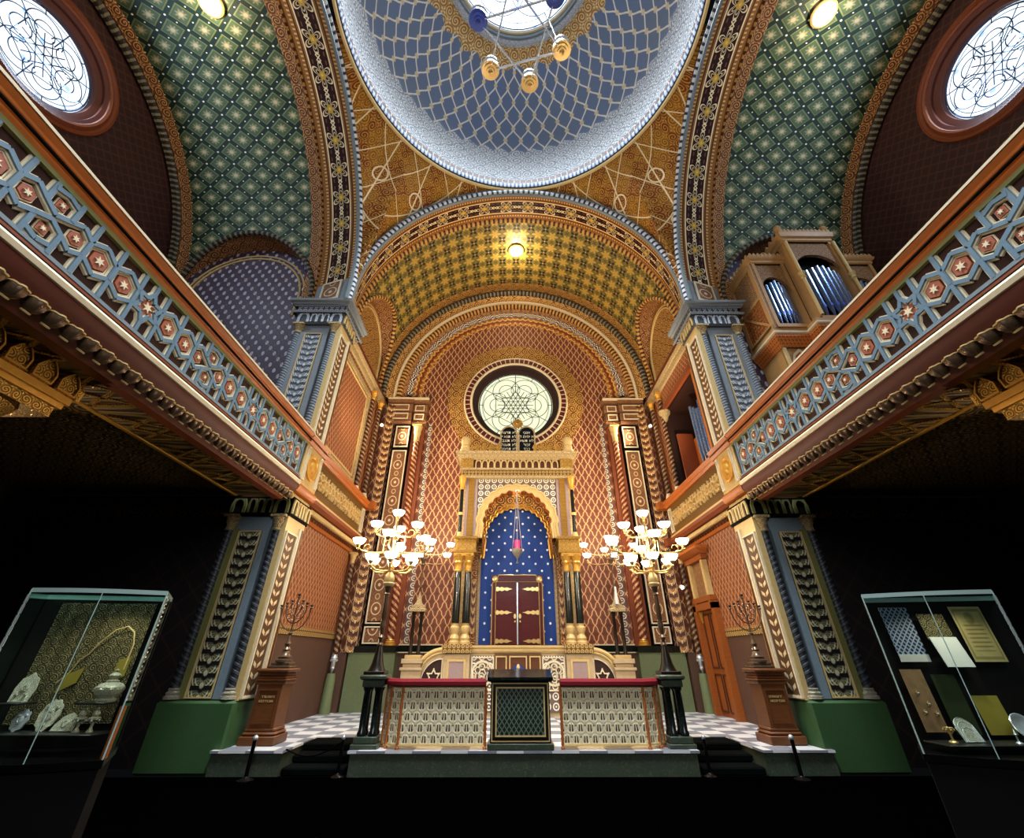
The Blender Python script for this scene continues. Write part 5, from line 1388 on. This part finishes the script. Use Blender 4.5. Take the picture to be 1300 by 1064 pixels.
def bay(x0, x1, y, z0, z1, n, ph, top, sx=True):
    yb = 9.1
    b = MB(); b.box(x0,x1,y+.3,yb,z0,z1); Bo('bay_case', 'near_black', b)
    b = MB()
    for x in (x0, x1-.08): b.box(x,x+.08,y,y+.32,z0,z1)
    Bo('bay_post', 'organ_wood', b)
    w = x1-x0-.16; c = (x0+x1)/2; zt = z1-.95
    pts = [(c-w/2,zt)]+[(c-w/2*cos(pi*i/14), zt+.5*sin(pi*i/14)) for i in range(1,14)]+[(c+w/2,zt)]
    b = MB(); archplate(b, pts, c-w/2-.001, c+w/2+.001, zt, z1, y+.05, .08); Bo('bay_arch', 'organ_ornament', b)
    b = MB(); b.box(x0,x1,y-.02,y+.4,z0,z0+.1); Bo('bay_sill', 'organ_wood', b)
    for i in range(n):
        u = (i+.5)/n; x = c-w/2+w*u; k = 1-abs(u-.5)*1.0; r = w/n*.42
        yy = y+.22-.16*(1-abs(2*u-1)**2)
        h = z0+.35+ph*(.72+.28*k)
        b = MB(); b.lathe([(.012,z0+.1),(r*.95,z0+.42),(r,z0+.46),(r,h),(r*.8,h)], (x,yy,0), 10); p = Bo('pipe', 'pipe_metal', b)
        b = MB(); b.prism([(-r*.6,0),(r*.6,0),(r*.35,.09),(-r*.35,.09)], (x,yy-r*.98,z0+.46), X, Z, .006); b.build('pipe_mouth', M['mouth_backlit_blue'], p)
    b = MB(); b.sweep([(0,z1),(-.03,z1+.03),(-.03,z1+.1),(-.08,z1+.14),(-.1,z1+top),(.5,z1+top)], [(x0,yb,0),(x0,y,0),(x1,y,0),(x1,yb,0)], Z); Bo('bay_cornice', 'organ_wood', b)
    b = MB(); b.box(x0-.09,x1+.09,y-.09,yb,z1+top-.01,z1+top)
    m = int((x1-x0)/.1)
    for i in range(m+1): b.prism([(-.04,0),(.04,0),(.05,.06),(0,.13),(-.05,.06)], (x0+(x1-x0)*i/m,y-.06,z1+top), X, Z, .03)
    for i in range(8): b.prism([(-.04,0),(.04,0),(.05,.06),(0,.13),(-.05,.06)], (x0-.06,y+(yb-y)*i/8,z1+top), Y, Z, -.03)
    Bo('bay_cresting', 'organ_wood', b)
bay(6.25, 7.12, 7.95, 8.42, 10.62, 7, 1.25, .2); bay(7.14, 8.42, 7.65, 8.42, 11.15, 8, 1.5, .3); bay(8.44, 9.5, 7.95, 8.42, 10.62, 7, 1.25, .2)
for x in (7.14, 8.42):
    b = MB(); b.lathe([(.09,11.45),(.09,11.55),(.06,11.58),(.1,11.66),(.07,11.76),(.001,11.82)], (x,7.66,0), 12); Bo('finial', 'organ_wood', b)
    b = MB(); b.lathe([(.04,8.52),(.04,11.1)], (x,7.6,0), 10); b.lathe([(.04,9.7),(.08,9.74),(.05,9.8),(.09,9.9),(.05,9.95)], (x,7.6,0), 10); Bo('post_shaft', 'cream_gold', b)
# grilled side of the case
b = MB(); b.box(6.2,6.26,7.97,9.1,8.42,10.62); Bo('side_panel', 'organ_ornament', b)
b = MB(); b.frame(rect(7.97,9.1,8.42,10.62), rect(8.1,8.97,8.55,10.49), (6.2,0,0), (0,1,0), (0,0,1), -.03); b.bar((6.2,8.1,9.5),(6.2,8.97,9.5),.08,.03,(-1,0,0)); b.bar((6.2,8.1,8.6),(6.2,8.97,9.5),.06,.03,(-1,0,0)); Bo('side_frame', 'organ_wood', b)
b = MB()
for i in range(8): b.bar((6.195,8.1,8.62+.11*i),(6.195,8.97-.0*i,8.62+.11*i),.02,.015,(-1,0,0))
for i in range(8): b.bar((6.195,8.15+.11*i,8.55),(6.195,8.15+.11*i,9.46),.02,.015,(-1,0,0))
Bo('side_grille', 'orange_wood', b)
# pipes in the opening of the chancel wall
t = thing('pipe_loft', 'recess with narrow blue pipes and an orange panel behind the gilt gallery front', 'organ', (5.4,11.4,4.8))
b = MB(); b.box(6.3,6.35,10.0,12.8,4.8,8.65); b.box(4.97,6.3,10.0,10.03,4.8,8.65); b.box(4.97,6.3,12.77,12.8,4.8,8.65); b.box(4.97,6.3,10.0,12.8,8.6,8.65); b.box(4.97,6.3,10.0,12.8,4.78,4.82); b.build('recess', M['deep_brown'], t)
b = MB(); b.box(5.02,5.5,12.15,12.22,4.82,7.6); b.build('side_board', M['red_brown'], t)
b = MB(); b.box(5.5,5.54,11.3,12.2,4.82,7.4); b.build('panel', M['orange_wood'], t)
for i in range(5):
    b = MB(); xx, yy = 5.12+.03*i, 11.05-.13*i; h = 7.95-.1*(i % 3)
    b.lathe([(.015,6.1),(.055,6.45),(.06,6.5),(.06,h),(.05,h)], (xx,yy,0), 10); b.build('pipe', M['pipe_metal'], t)
b = MB(); b.box(5.02,5.6,10.3,11.3,6.0,6.12); b.build('wind_chest', M['walnut'], t)
for y in (9.98, 12.75):
    b = MB(); b.box(4.9,5.0,y,y+.1,5.8,8.7); b.build('jamb', M['orange_wood'], t)
b = MB(); b.box(4.88,5.0,9.9,12.9,8.6,8.78); b.build('lintel', M['red_brown'], t)
b = MB(); b.lathe([(.2,8.6),(.18,8.5),(.1,8.4),(.08,8.3),(.02,8.2)], (4.93,12.55,0), 12); b.build('corbel', M['stone_gold'], t)

# door in the right chancel wall
y0, y1 = 11.95, 12.95; x = XC-.001
b = MB(); b.box(x-.03,x,y0,y1,PZ,2.72); d = struct(b.build('door_1', M['door_wood']))
b = MB(); b.box(x-.16,x,y0-.16,y0,PZ,2.85); b.box(x-.16,x,y1,y1+.16,PZ,2.85); b.box(x-.16,x,y0-.16,y1+.16,2.72,2.88); struct(b.build('door_frame', M['door_wood'], d))
for yy in (y0+.06, y0+.54):
    b = MB(); b.frame(rect(yy,yy+.4,PZ+.1,1.35), rect(yy+.04,yy+.36,PZ+.14,1.31), (x-.03,0,0), Y, Z, -.02); b.frame(rect(yy,yy+.4,1.45,2.65), rect(yy+.04,yy+.36,1.49,2.61), (x-.03,0,0), Y, Z, -.02); struct(b.build('door_panel', M['leaf_gold'], d))
b = MB(); b.tube([(x-.045,y0+.02,PZ),(x-.045,y0+.02,2.7)], .012, 5); struct(b.build('door_bead', M['cream'], d))
t = thing('overdoor', 'gilded aedicule with dark painted panel above the door', 'overdoor', (4.85,12.45,2.9))
for zz in (2.9, 3.87): b = MB(); b.box(4.78,4.94,y0-.1,y1+.1,zz,zz+.12); b.build('frame_bar', M['door_wood'], t)
for yy in (y0-.02, y1-.1): 
    b = MB(); b.box(4.8,4.94,yy,yy+.12,3.02,3.86); b.build('pilaster', M['cream_gold'], t)
b = MB(); b.box(4.9,4.94,y0+.1,y1-.1,3.02,3.86); b.build('painting', M['organ_ornament'], t)
b = MB(); b.rings([[(4.94,y0-.12,4.0),(4.8,y0-.12,4.0),(4.8,y1+.12,4.0),(4.94,y1+.12,4.0)],[(4.94,y0-.26,4.12),(4.62,y0-.26,4.12),(4.62,y1+.26,4.12),(4.94,y1+.26,4.12)],[(4.94,y0-.26,4.18),(4.62,y0-.26,4.18),(4.62,y1+.26,4.18),(4.94,y1+.26,4.18)]], cap=True); b.build('hood', M['orange_wood'], t)
for yy in (y0-.05, y1-.09):
    b = MB(); b.rings([[(4.94,yy,2.9),(4.8,yy,2.9),(4.8,yy+.14,2.9),(4.94,yy+.14,2.9)],[(4.94,yy,2.45),(4.89,yy,2.45),(4.89,yy+.14,2.45),(4.94,yy+.14,2.45)]], cap=True); b.build('corbel', M['gold'], t)

# ---------------------------------------------------------------- lights that can be seen
def ceiling_lamp(x, y, z, n, lab):
    t = thing('ceiling_lamp', lab, 'ceiling lamp', (x,y,z), 'round ceiling lamps')
    b = MB(); b.lathe([(.2,.0),(.28,.02),(.3,.06),(.26,.09),(.2,.07),(.19,.02)], (x,y,z), 28, n); b.build('rim', M['cream_gold'], t)
    b = MB(); b.lathe([(.2,.03),(.17,.07),(.1,.1),(.001,.11)], (x,y,z), 24, n); b.build('glass', M['ceiling_lamp_glass'], t)
ceiling_lamp(0, 11.3, 15.09, (0,0,-1), 'round glowing lamp in the gold star vault over the ark')
ceiling_lamp(-7.5, 3.85, 15.09, (0,0,-1), 'round glowing lamp in the green vault on the bare gallery side')
ceiling_lamp(7.45, 3.95, 15.09, (0,0,-1), 'round glowing lamp in the green vault over the organ side')
t = thing('chandelier', 'star-shaped hanging chandelier with brass cups below the oculus', 'chandelier', (0,4.12,14))
R = 1.03; A = [radians(16+60*k) for k in range(6)]; c = (0,4.12,14.0); pt = [(c[0]+R*cos(a), c[1]+R*sin(a), 14.05) for a in A]
for k in range(6):
    p, q = pt[k], pt[(k+2) % 6]; b = MB()
    for o in (-.035, .035): b.tube([(p[0],p[1],p[2]+o),(q[0],q[1],q[2]+o)], .016, 6)
    b.build('bar', M['silver'], t)
    b = MB(); b.lathe([(.001,-.16),(.05,-.15),(.06,-.1),(.1,-.1),(.11,-.05),(.165,-.05),(.17,.0),(.22,.0),(.22,.08),(.19,.14),(.2,.18),(.17,.2),(.08,.22)], p, 20); o = b.build('cup', M['mouth_backlit_blue' if k in (3,4,5) else 'brass'], t)  # blue cups: their dark backlit sides are put into the colour
    b = MB(); b.lathe([(.16,.2),(.21,.3),(.19,.38),(.05,.42)], p, 20); b.build('glass', M['silver'], o)
for k in (0, 2, 4):
    p = pt[k]; b = MB(); b.tube([p, (0,4.12,21.0)], .014, 5); b.build('cable', M['lead'], t)
def spot(x, y, z, lab):
    t = thing('spotlight', lab, 'spotlight', (x,y,z))
    b = MB(); b.tube([(x-.08 if x < 0 else x+.08,y,z),(x,y,z)], .02, 6); b.build('bracket', M['black_metal'], t)
    b = MB(); b.lathe([(.02,-.06),(.05,-.05),(.06,.05),(.055,.05)], (x,y,z), 12, (0,-1,-.3)); b.build('housing', M['white_paint'], t)
    b = MB(); b.sphere((x,y-.05,z-.015), .042, 10, 6); b.build('bulb', M['spot_glass'], t)
spot(-4.6, 13.2, 8.4, 'small white spotlight high in the corner on the bare panel side')
spot(4.6, 13.2, 8.4, 'small white spotlight high in the corner by the pipe opening')
spot(4.6, 13.15, 3.35, 'small white spotlight low in the corner near the door')
# ---------------------------------------------------------------- display cases and what is in them
def make_case(right):
    """bow-fronted case; plan corners: outer front, inner front, inner back, outer back"""
    A, Bq, Cq, D = ((4.08,4.2),(3.17,4.57),(3.50,5.02),(4.66,4.78)) if right else ((-4.40,4.15),(-3.37,4.37),(-3.71,4.95),(-4.80,4.74))
    fr_ = []
    for i in range(17):
        t_ = i/16; fr_.append((A[0]+(Bq[0]-A[0])*t_, A[1]+(Bq[1]-A[1])*t_-.07*sin(pi*t_)))
    ol = fr_+[Cq, D]; gx = sum(q[0] for q in (A,Bq,Cq,D))/4
    t = thing('display_case', 'tall glass display case holding parchment, paper and brocade' if right else 'tall glass display case holding silver plates and a silver crown', 'display case', (gx,4.6,FZ))
    def slab(pts, z0, z1, name, mat, p=t):
        b = MB(); b.rings([[(q[0],q[1],z) for q in pts] for z in (z0, z1)], cap=True); return b.build(name, M[mat], p)
    big = [(gx+(q[0]-gx)*1.03, 4.6+(q[1]-4.6)*1.03) for q in ol]
    slab(big, FZ, FZ+.12, 'plinth', 'near_black'); slab(ol, FZ+.12, .98, 'base', 'near_black'); slab(big, .98, 1.03, 'base_rim', 'black_metal')
    b = MB(); b.rings([[(q[0],q[1],z) for q in fr_] for z in (1.03, 2.2)], closed=False); b.build('front_glass', M['case_glass'], t)
    b = MB(); b.rings([[(q[0],q[1],z) for q in (fr_[-1], Cq)] for z in (1.03, 2.2)], closed=False); b.build('side_glass', M['case_glass'], t)
    b = MB(); b.rings([[(q[0],q[1],z) for q in (D, fr_[0])] for z in (1.03, 2.2)], closed=False); b.build('side_glass', M['case_glass'], t)
    b = MB(); b.rings([[(q[0],q[1],z) for q in ol] for z in (2.2, 2.205)], cap=True); b.build('top_glass', M['case_glass'], t)
    b = MB(); b.rings([[(gx+(q[0]-gx)*k, 4.6+(q[1]-4.6)*k, z) for q in ol] for k, z in ((1,2.175),(1.004,2.175),(1.004,2.21),(1,2.21))]); b.build('top_rim', M['case_rim'], t)
    for q in (fr_[0], fr_[-1], fr_[9]):
        b = MB(); b.tube([(q[0],q[1],1.03),(q[0],q[1],2.2)], .006 if q is not fr_[9] else .004, 6); b.build('glass_edge_glint', M['case_rim'], t)  # corner glass edges, plus a bright tube standing in for a window reflection
    for q in (Cq, D): b = MB(); b.tube([(q[0],q[1],1.03),(q[0],q[1],2.18)], .01, 6); b.build('back_post', M['black_metal'], t)
    b = MB(); b.rings([[(q[0],q[1],1.03) for q in (Cq, D)],[(q[0],q[1],2.18) for q in (Cq, D)]], closed=False); b.build('back_board', M['shelf_dark'], t)
    x, y = Bq; d = -1 if right else 1
    if not right:      # notched strip for the shelves and the wooden lower post
        b = MB(); b.box(x-.02,x-.01,y+.03,y+.045,1.4,2.17)
        for i in range(22): b.box(x-.012,x+.002,y+.03,y+.045,1.42+i*.034,1.435+i*.034)
        b.build('shelf_strip', M['old_silver'], t)
        b = MB(); b.box(x-.045,x-.01,y+.03,y+.06,1.03,1.36); b.build('lower_post', M['door_wood'], t)
    # segmented metal strip along the outer front edge
    b = MB()
    for i in range(9): b.box(A[0]-.012,A[0]+.012,A[1]-.004,A[1]+.004,1.45+i*.08,1.52+i*.08)
    b.build('edge_strip', M['silver'], t)
    return t
MIR = 1
make_case(False)
SH1, SH2 = 1.17, 1.37
def shelf(x0, x1, y0, y1, z, lab):
    b = MB(); b.bbox(x0,x1,y0,y1,z-.015,z,.004); o = b.build('shelf', M['shelf_dark']); return tag(o, lab, 'shelf')
shelf(-4.5,-3.6,4.45,4.7,SH1,'dark lower shelf in the case with silver plates'); shelf(-3.93,-3.68,4.56,4.73,SH2,'dark small shelf under the silver crown'); shelf(-4.56,-4.36,4.5,4.7,1.37,'dark small shelf under the outermost silver plate')
# dark brocade curtain hung at the back with a scalloped arch
t = thing('brocade_hanging', 'dark brocade hanging with a pale scalloped arch at the back of the silver case', 'textile', (-4.2,4.78,1.2))
b = MB(); b.grid(lambda i, j: (-4.64+.86*i/40, 4.765+.1*i/40+.006*sin(i*1.1), 1.2+.95*j/10), 40, 10, None, lambda i, j: (.86*i/40, .95*j/10)); b.build('cloth', M['dark_brocade'], t)
b = MB(); b.tube([(-4.36,4.79,1.5),(-4.28,4.79,1.58),(-4.24,4.79,1.68),(-4.18,4.79,1.72),(-4.12,4.79,1.82),(-4.02,4.79,1.92),(-3.92,4.79,1.95),(-3.84,4.79,1.9),(-3.8,4.79,1.8),(-3.8,4.79,1.6)], .006, 5); b.build('arch_braid', M['cream_gold'], t)
b = MB(); b.prism([(-4.34,1.42),(-4.18,1.5),(-4.16,1.62),(-4.3,1.56)], (0,4.79,0), X, Z, .006); b.prism([(-3.92,1.5),(-3.8,1.55),(-3.8,1.7),(-3.9,1.68)], (0,4.83,0), X, Z, .006); b.build('applique', M['yellow_silk'], t)
def plate(name, lab, outline, c, tilt, mat, boss):
    """embossed silver plate leaning back on the shelf; c is the middle of its foot"""
    t = thing(name, lab, 'silver plate', c, 'silver plates in the case')
    ey = (0, sin(tilt), cos(tilt)); b = MB(); b.prism(outline, c, X, ey, .012); o = b.build('plate', M[mat], t)
    n = nrm3(cross3(X, ey)); b = MB()
    for (u, v, r) in boss:
        p = add3(c, add3(mul3(X, u), add3(mul3(ey, v), mul3(n, .012)))); b.lathe([(r,0),(r*.9,.008),(r*.5,.012),(r*.4,.006),(.001,.01)], p, 12, n)
    b.build('boss', M[mat], t)
def lobed(w, h, k, a): return [(w*(1+a*cos(k*2*pi*i/48))*cos(2*pi*i/48), h+h*(1+a*cos(k*2*pi*i/48))*sin(2*pi*i/48)) for i in range(48)]
plate('torah_shield', 'pale oval silver plate, small one at the edge of the lower shelf', lobed(.062,.075,8,.06), (-4.38,4.62,SH1), .25, 'silver', [(0,.075,.03),(.03,.11,.012),(-.03,.11,.012)])
plate('torah_shield', 'large oval silver plate in the middle of the lower shelf', lobed(.085,.11,10,.05), (-4.18,4.64,SH1), .25, 'old_silver', [(0,.11,.045),(.04,.16,.016),(-.04,.16,.016),(0,.045,.018)])
plate('torah_shield', 'rectangular silver plate with crown top on its own small shelf', [(-.08,0),(.08,0),(.09,.1),(.07,.17),(.03,.19),(0,.215),(-.03,.19),(-.07,.17),(-.09,.1)], (-4.47,4.62,SH2), .2, 'old_silver', [(0,.1,.035),(.04,.05,.014),(-.04,.05,.014)])
plate('torah_shield', 'fan-shaped silver plate beside the pair of finials', [(-.09,0),(.09,0),(.085,.05),(.06,.1),(.03,.125),(0,.135),(-.03,.125),(-.06,.1),(-.085,.05)], (-3.99,4.62,SH1), .5, 'old_silver', [(0,.055,.03)])
t = thing('silver_headpiece', 'bulbous embossed silver crown on the small shelf', 'crown', (-3.77,4.68,SH2))
b = MB(); b.lathe([(.075,0),(.08,.012),(.07,.025),(.085,.04),(.105,.075),(.105,.105),(.08,.13),(.045,.14)], (-3.77,4.68,SH2), 20); b.build('bowl', M['old_silver'], t)
b = MB()
for k in range(8):
    a = k*pi/4; b.sphere((-3.77+.09*cos(a),4.68+.09*sin(a),SH2+.09), .022, 8, 5)
b.build('boss', M['old_silver'], t)
b = MB(); b.lathe([(.045,.135),(.05,.15),(.03,.16),(.04,.175),(.045,.19),(.03,.205),(.012,.215),(.02,.228),(.001,.24)], (-3.77,4.68,SH2), 16); b.build('finial', M['old_silver'], t)
for i, x in enumerate((-3.85,-3.735)):
    t = thing('torah_finial', ('slender silver finial nearer the fan-shaped plate','slender silver finial nearer the notched strip')[i], 'finial', (x,4.6,SH1), 'pair of silver finials')
    b = MB(); b.lathe([(.028,0),(.024,.006),(.01,.03),(.012,.06),(.02,.07)], (x,4.6,SH1), 12); b.build('stem', M['old_silver'], t)
    b = MB(); b.lathe([(.012,.068),(.042,.085),(.044,.095),(.02,.105),(.028,.12),(.022,.14),(.008,.15),(.012,.16),(.001,.175)], (x,4.6,SH1), 14); b.build('head', M['old_silver'], t)
    b = MB()
    for k in range(5): b.sphere((x+.045*cos(k*2*pi/5),4.6+.045*sin(k*2*pi/5),SH1+.078), .008, 6, 4)
    b.build('bell', M['silver'], t)
make_case(True)
S2 = 1.09
shelf(3.36,4.3,4.5,4.78,S2,'dark lower shelf in the case with parchment')
def sheet(name, lab, cat, P, mat, edge=None, group=None):
    """flat hung sheet: P four corners from lower left, anticlockwise"""
    b = MB(); nrm = mul3(nrm3(cross3(sub3(P[1],P[0]), sub3(P[3],P[0]))), .006)
    w = sqrt(dot3(sub3(P[1],P[0]),sub3(P[1],P[0]))); h = sqrt(dot3(sub3(P[3],P[0]),sub3(P[3],P[0])))
    q = [add3(p, nrm) for p in P]; b.add(list(P)+q, [(4,5,6,7),(3,2,1,0),(0,1,5,4),(1,2,6,5),(2,3,7,6),(3,0,4,7)], [((0,0),(w,0),(w,h),(0,h))]+[None]*5)
    if edge:
        t = thing(name, lab, cat, P[0]); b.build('sheet', M[mat], t); b = MB(); edge(b); b.build('edging', M['paper'], t)
    else: tag(b.build(name, M[mat]), lab, cat)
sheet('woven_textile', 'blue latticed woven panel with white hem at the inner end of the case', 'textile', [(3.5,4.84,1.68),(3.78,4.84,1.68),(3.78,4.86,2.12),(3.5,4.86,2.12)], 'blue_lattice', lambda b: b.box(3.5,3.78,4.825,4.84,1.66,1.72))
sheet('document', 'white paper sheet in front of the dark picture', 'document', [(3.82,4.72,1.62),(4.08,4.72,1.62),(4.06,4.76,1.86),(3.80,4.76,1.86)], 'paper')
sheet('picture', 'dark engraved picture above the white paper', 'picture', [(3.82,4.8,1.84),(4.08,4.8,1.84),(4.08,4.82,2.06),(3.82,4.82,2.06)], 'dark_brocade')
sheet('parchment', 'tall illuminated parchment with faded lines', 'document', [(4.14,4.76,1.66),(4.42,4.73,1.66),(4.42,4.75,2.12),(4.14,4.78,2.12)], 'parchment')
sheet('brocade_curtain', 'tall brown brocade hung below the blue woven panel', 'textile', [(3.44,4.80,1.14),(3.64,4.80,1.14),(3.64,4.83,1.6),(3.44,4.83,1.6)], 'brocade')
sheet('moss_cloth', 'dark moss green cloth below the white paper', 'textile', [(3.72,4.82,1.12),(3.94,4.82,1.12),(3.94,4.84,1.56),(3.72,4.84,1.56)], 'moss_cloth')
sheet('silk_textile', 'mustard yellow silk behind the white disc', 'textile', [(4.0,4.80,1.12),(4.24,4.80,1.12),(4.24,4.83,1.4),(4.0,4.83,1.4)], 'yellow_silk')
t = thing('silver_plaque', 'round-topped silver filigree plaque leaning on the lower shelf', 'plaque', (3.68,4.62,S2))
p = [(-.08,0),(.08,0),(.08,.1)]+[(.08*cos(pi*i/12),.1+.08*sin(pi*i/12)) for i in range(1,12)]+[(-.08,.1)]
b = MB(); b.prism(p, (3.68,4.62,S2), X, (0,.45,.893), .01); b.build('plate', M['old_silver'], t)
b = MB()
for k in (.95,.78,.55): b.tube([(3.68+q[0]*k,4.61+.45*(q[1]*k+.01),S2+.893*(q[1]*k+.01)) for q in p], .004, 4, True)
b.build('filigree', M['silver'], t)
for i, (x, z) in enumerate(((3.5,1.42),(3.56,1.34),(3.5,1.28),(3.6,1.27))):
    t = thing('gold_ornament', ('small gold ornament pinned highest on the brown brocade','small gold ornament at the edge of the brown brocade','small gold ornament pinned lowest on the brown brocade','small silver gilt ornament between brocade and moss cloth')[i], 'ornament', (x,4.795,z), 'small gold ornaments')
    b = MB(); b.prism(starpoly((0,0),.022,.012,5,.3), (x,4.8,z), X, Z, .01); b.build('body', M['brass'], t); b = MB(); b.sphere((x,4.785,z), .009, 8, 5); b.build('stone', M['silver'], t)
t = thing('goblet', 'small cluster-like gilt goblet on the lower shelf below the brocade', 'goblet', (3.53,4.66,S2))
b = MB(); b.lathe([(.035,0),(.03,.008),(.008,.02),(.008,.05),(.03,.07),(.038,.1),(.036,.1),(.026,.075),(.004,.06)], (3.53,4.66,S2), 14); b.build('cup', M['brass'], t)
b = MB()
for k in range(7): b.sphere((3.53+.036*cos(k*.9),4.66+.036*sin(k*.9),S2+.085), .009, 6, 4)
b.build('bead', M['brass'], t)
t = thing('silver_dish', 'white embossed dish in front of the yellow silk', 'dish', (4.17,4.62,S2))
b = MB(); b.lathe([(.001,0),(.05,.0),(.07,.012),(.095,.02),(.1,.016),(.07,.0),(.001,-.008)], (4.17,4.64,S2+.1), 24, (0,-.9,.42)); b.build('dish', M['silver'], t)
b = MB(); b.box(4.13,4.21,4.62,4.7,S2,S2+.01); b.tube([(4.17,4.69,S2+.005),(4.17,4.67,S2+.1)], .005, 5); b.build('stand', M['shelf_dark'], t)
t = thing('hand_pointer', 'small silver stand with beads next to the white dish', 'ornament', (4.03,4.6,S2))
b = MB(); b.lathe([(.025,0),(.02,.006),(.007,.015),(.006,.05),(.014,.06),(.006,.07),(.001,.1)], (4.03,4.6,S2), 10); b.build('stem', M['silver'], t)
# ---------------------------------------------------------------- light and camera
def lamp(kind, name, loc, power, color, size=.1, rot=None, spot=None, blend=.5):
    l = bpy.data.lights.new(name, kind); l.energy = power; l.color = color
    o = bpy.data.objects.new(name, l); COL.objects.link(o); o.location = loc
    if kind == 'AREA': l.shape = 'DISK'; l.size = size
    else: l.shadow_soft_size = size
    if rot: o.rotation_euler = rot
    if spot: l.spot_size = radians(spot); l.spot_blend = blend
    return o
def aim(o, tgt):
    from mathutils import Vector
    o.rotation_euler = (Vector(tgt)-o.location).to_track_quat('-Z', 'Y').to_euler(); return o
WARM = (1.0, .8, .54); WARM2 = (1.0, .8, .55); COOL = (.8, .9, 1.0)
K = 1.0
o = lamp('AREA', 'oculus_daylight', (0,4.12,20.9), 1500*K, COOL, 3.6); o.data.spread = radians(75)
lamp('AREA', 'nave_fill', (0,-3.6,7.2), 480*K, (.95,.96,1), 4.5, (radians(82),0,0))  # added fill behind the camera to brighten pier fronts and railing
# daylight from the round windows
for s in (-1, 1):
    o = lamp('AREA', 'round_window_daylight', (s*(XE+.17),YC,12.75), 300*K, (.55,.75,1), 1.9); aim(o, (0,YC,9))
# candelabra
for s in (-1, 1):
    lamp('POINT', 'candelabrum_light', (s*2.47,8.74,3.66), 290*K, WARM2, .05)
    lamp('POINT', 'column_lamp_light', (s*2.62,12.55,4.75), 110*K, WARM2, .05)
# ceiling lamps
lamp('POINT', 'vault_lamp_light', (0,11.3,14.6), 130*K, WARM, .08)
for s in (-1, 1): lamp('POINT', 'side_vault_lamp_light', (s*7.5,3.9,14.6), 70*K, WARM2, .08)
# spotlights in the chancel
for s in (-1, 1):
    aim(lamp('SPOT', 'chancel_spot', (s*4.7,13.3,8.4), 500*K, WARM, .05, spot=110), (0,12,8))
    aim(lamp('SPOT', 'gallery_spot', (s*4.2,9.9,5.95), 650*K, WARM, .05, spot=130), (s*.5,13.2,10.5))
    aim(lamp('SPOT', 'gallery_spot_low', (s*4.2,9.4,4.35), 350*K, WARM, .05, spot=120), (-s*4.9,12,2.5))
for s in (-1, 1): aim(lamp('SPOT', 'gallery_column_light', (s*6.9,4.6,3.3), 45, WARM, .05, spot=120), (s*5.6,3.9,4.5))
# ark niche light
lamp('POINT', 'ark_arch_light', (0,13.05,6.05), 25*K, WARM, .04)
# case lighting
for s in (-1, 1): lamp('SPOT', 'case_light', (s*3.95,4.5,2.17), 9, (1,.93,.75), .03, spot=150)
W = bpy.data.worlds.new('World'); SC.world = W; W.use_nodes = True
W.node_tree.nodes['Background'].inputs[0].default_value = (.01,.011,.013,1); W.node_tree.nodes['Background'].inputs[1].default_value = .3
from mathutils import Matrix, Vector
FPX, TILT, YAW = 544.4, radians(32.475), radians(.4)
ct, st, cy, sy = cos(TILT), sin(TILT), cos(YAW), sin(YAW)
fw = Vector((sy*ct, cy*ct, st)); rt = Vector((cy, -sy, 0)); upv = rt.cross(fw)
cd = bpy.data.cameras.new('camera'); cam = bpy.data.objects.new('camera', cd); COL.objects.link(cam)
cam.matrix_world = Matrix(((rt.x,upv.x,-fw.x,-.24),(rt.y,upv.y,-fw.y,0),(rt.z,upv.z,-fw.z,1.7),(0,0,0,1)))
cd.sensor_fit = 'HORIZONTAL'; cd.sensor_width = 36; cd.lens = 36*FPX/1300; cd.shift_y = -44.5/1300; cd.clip_start = .05; cd.clip_end = 100
SC.camera = cam
SC.view_settings.view_transform = 'Standard'; SC.view_settings.look = 'None'; SC.view_settings.exposure = 0; SC.view_settings.gamma = 1
SC.cycles.max_bounces = 6; SC.cycles.diffuse_bounces = 3; SC.cycles.glossy_bounces = 3; SC.cycles.transparent_max_bounces = 12; SC.cycles.sample_clamp_indirect = 4
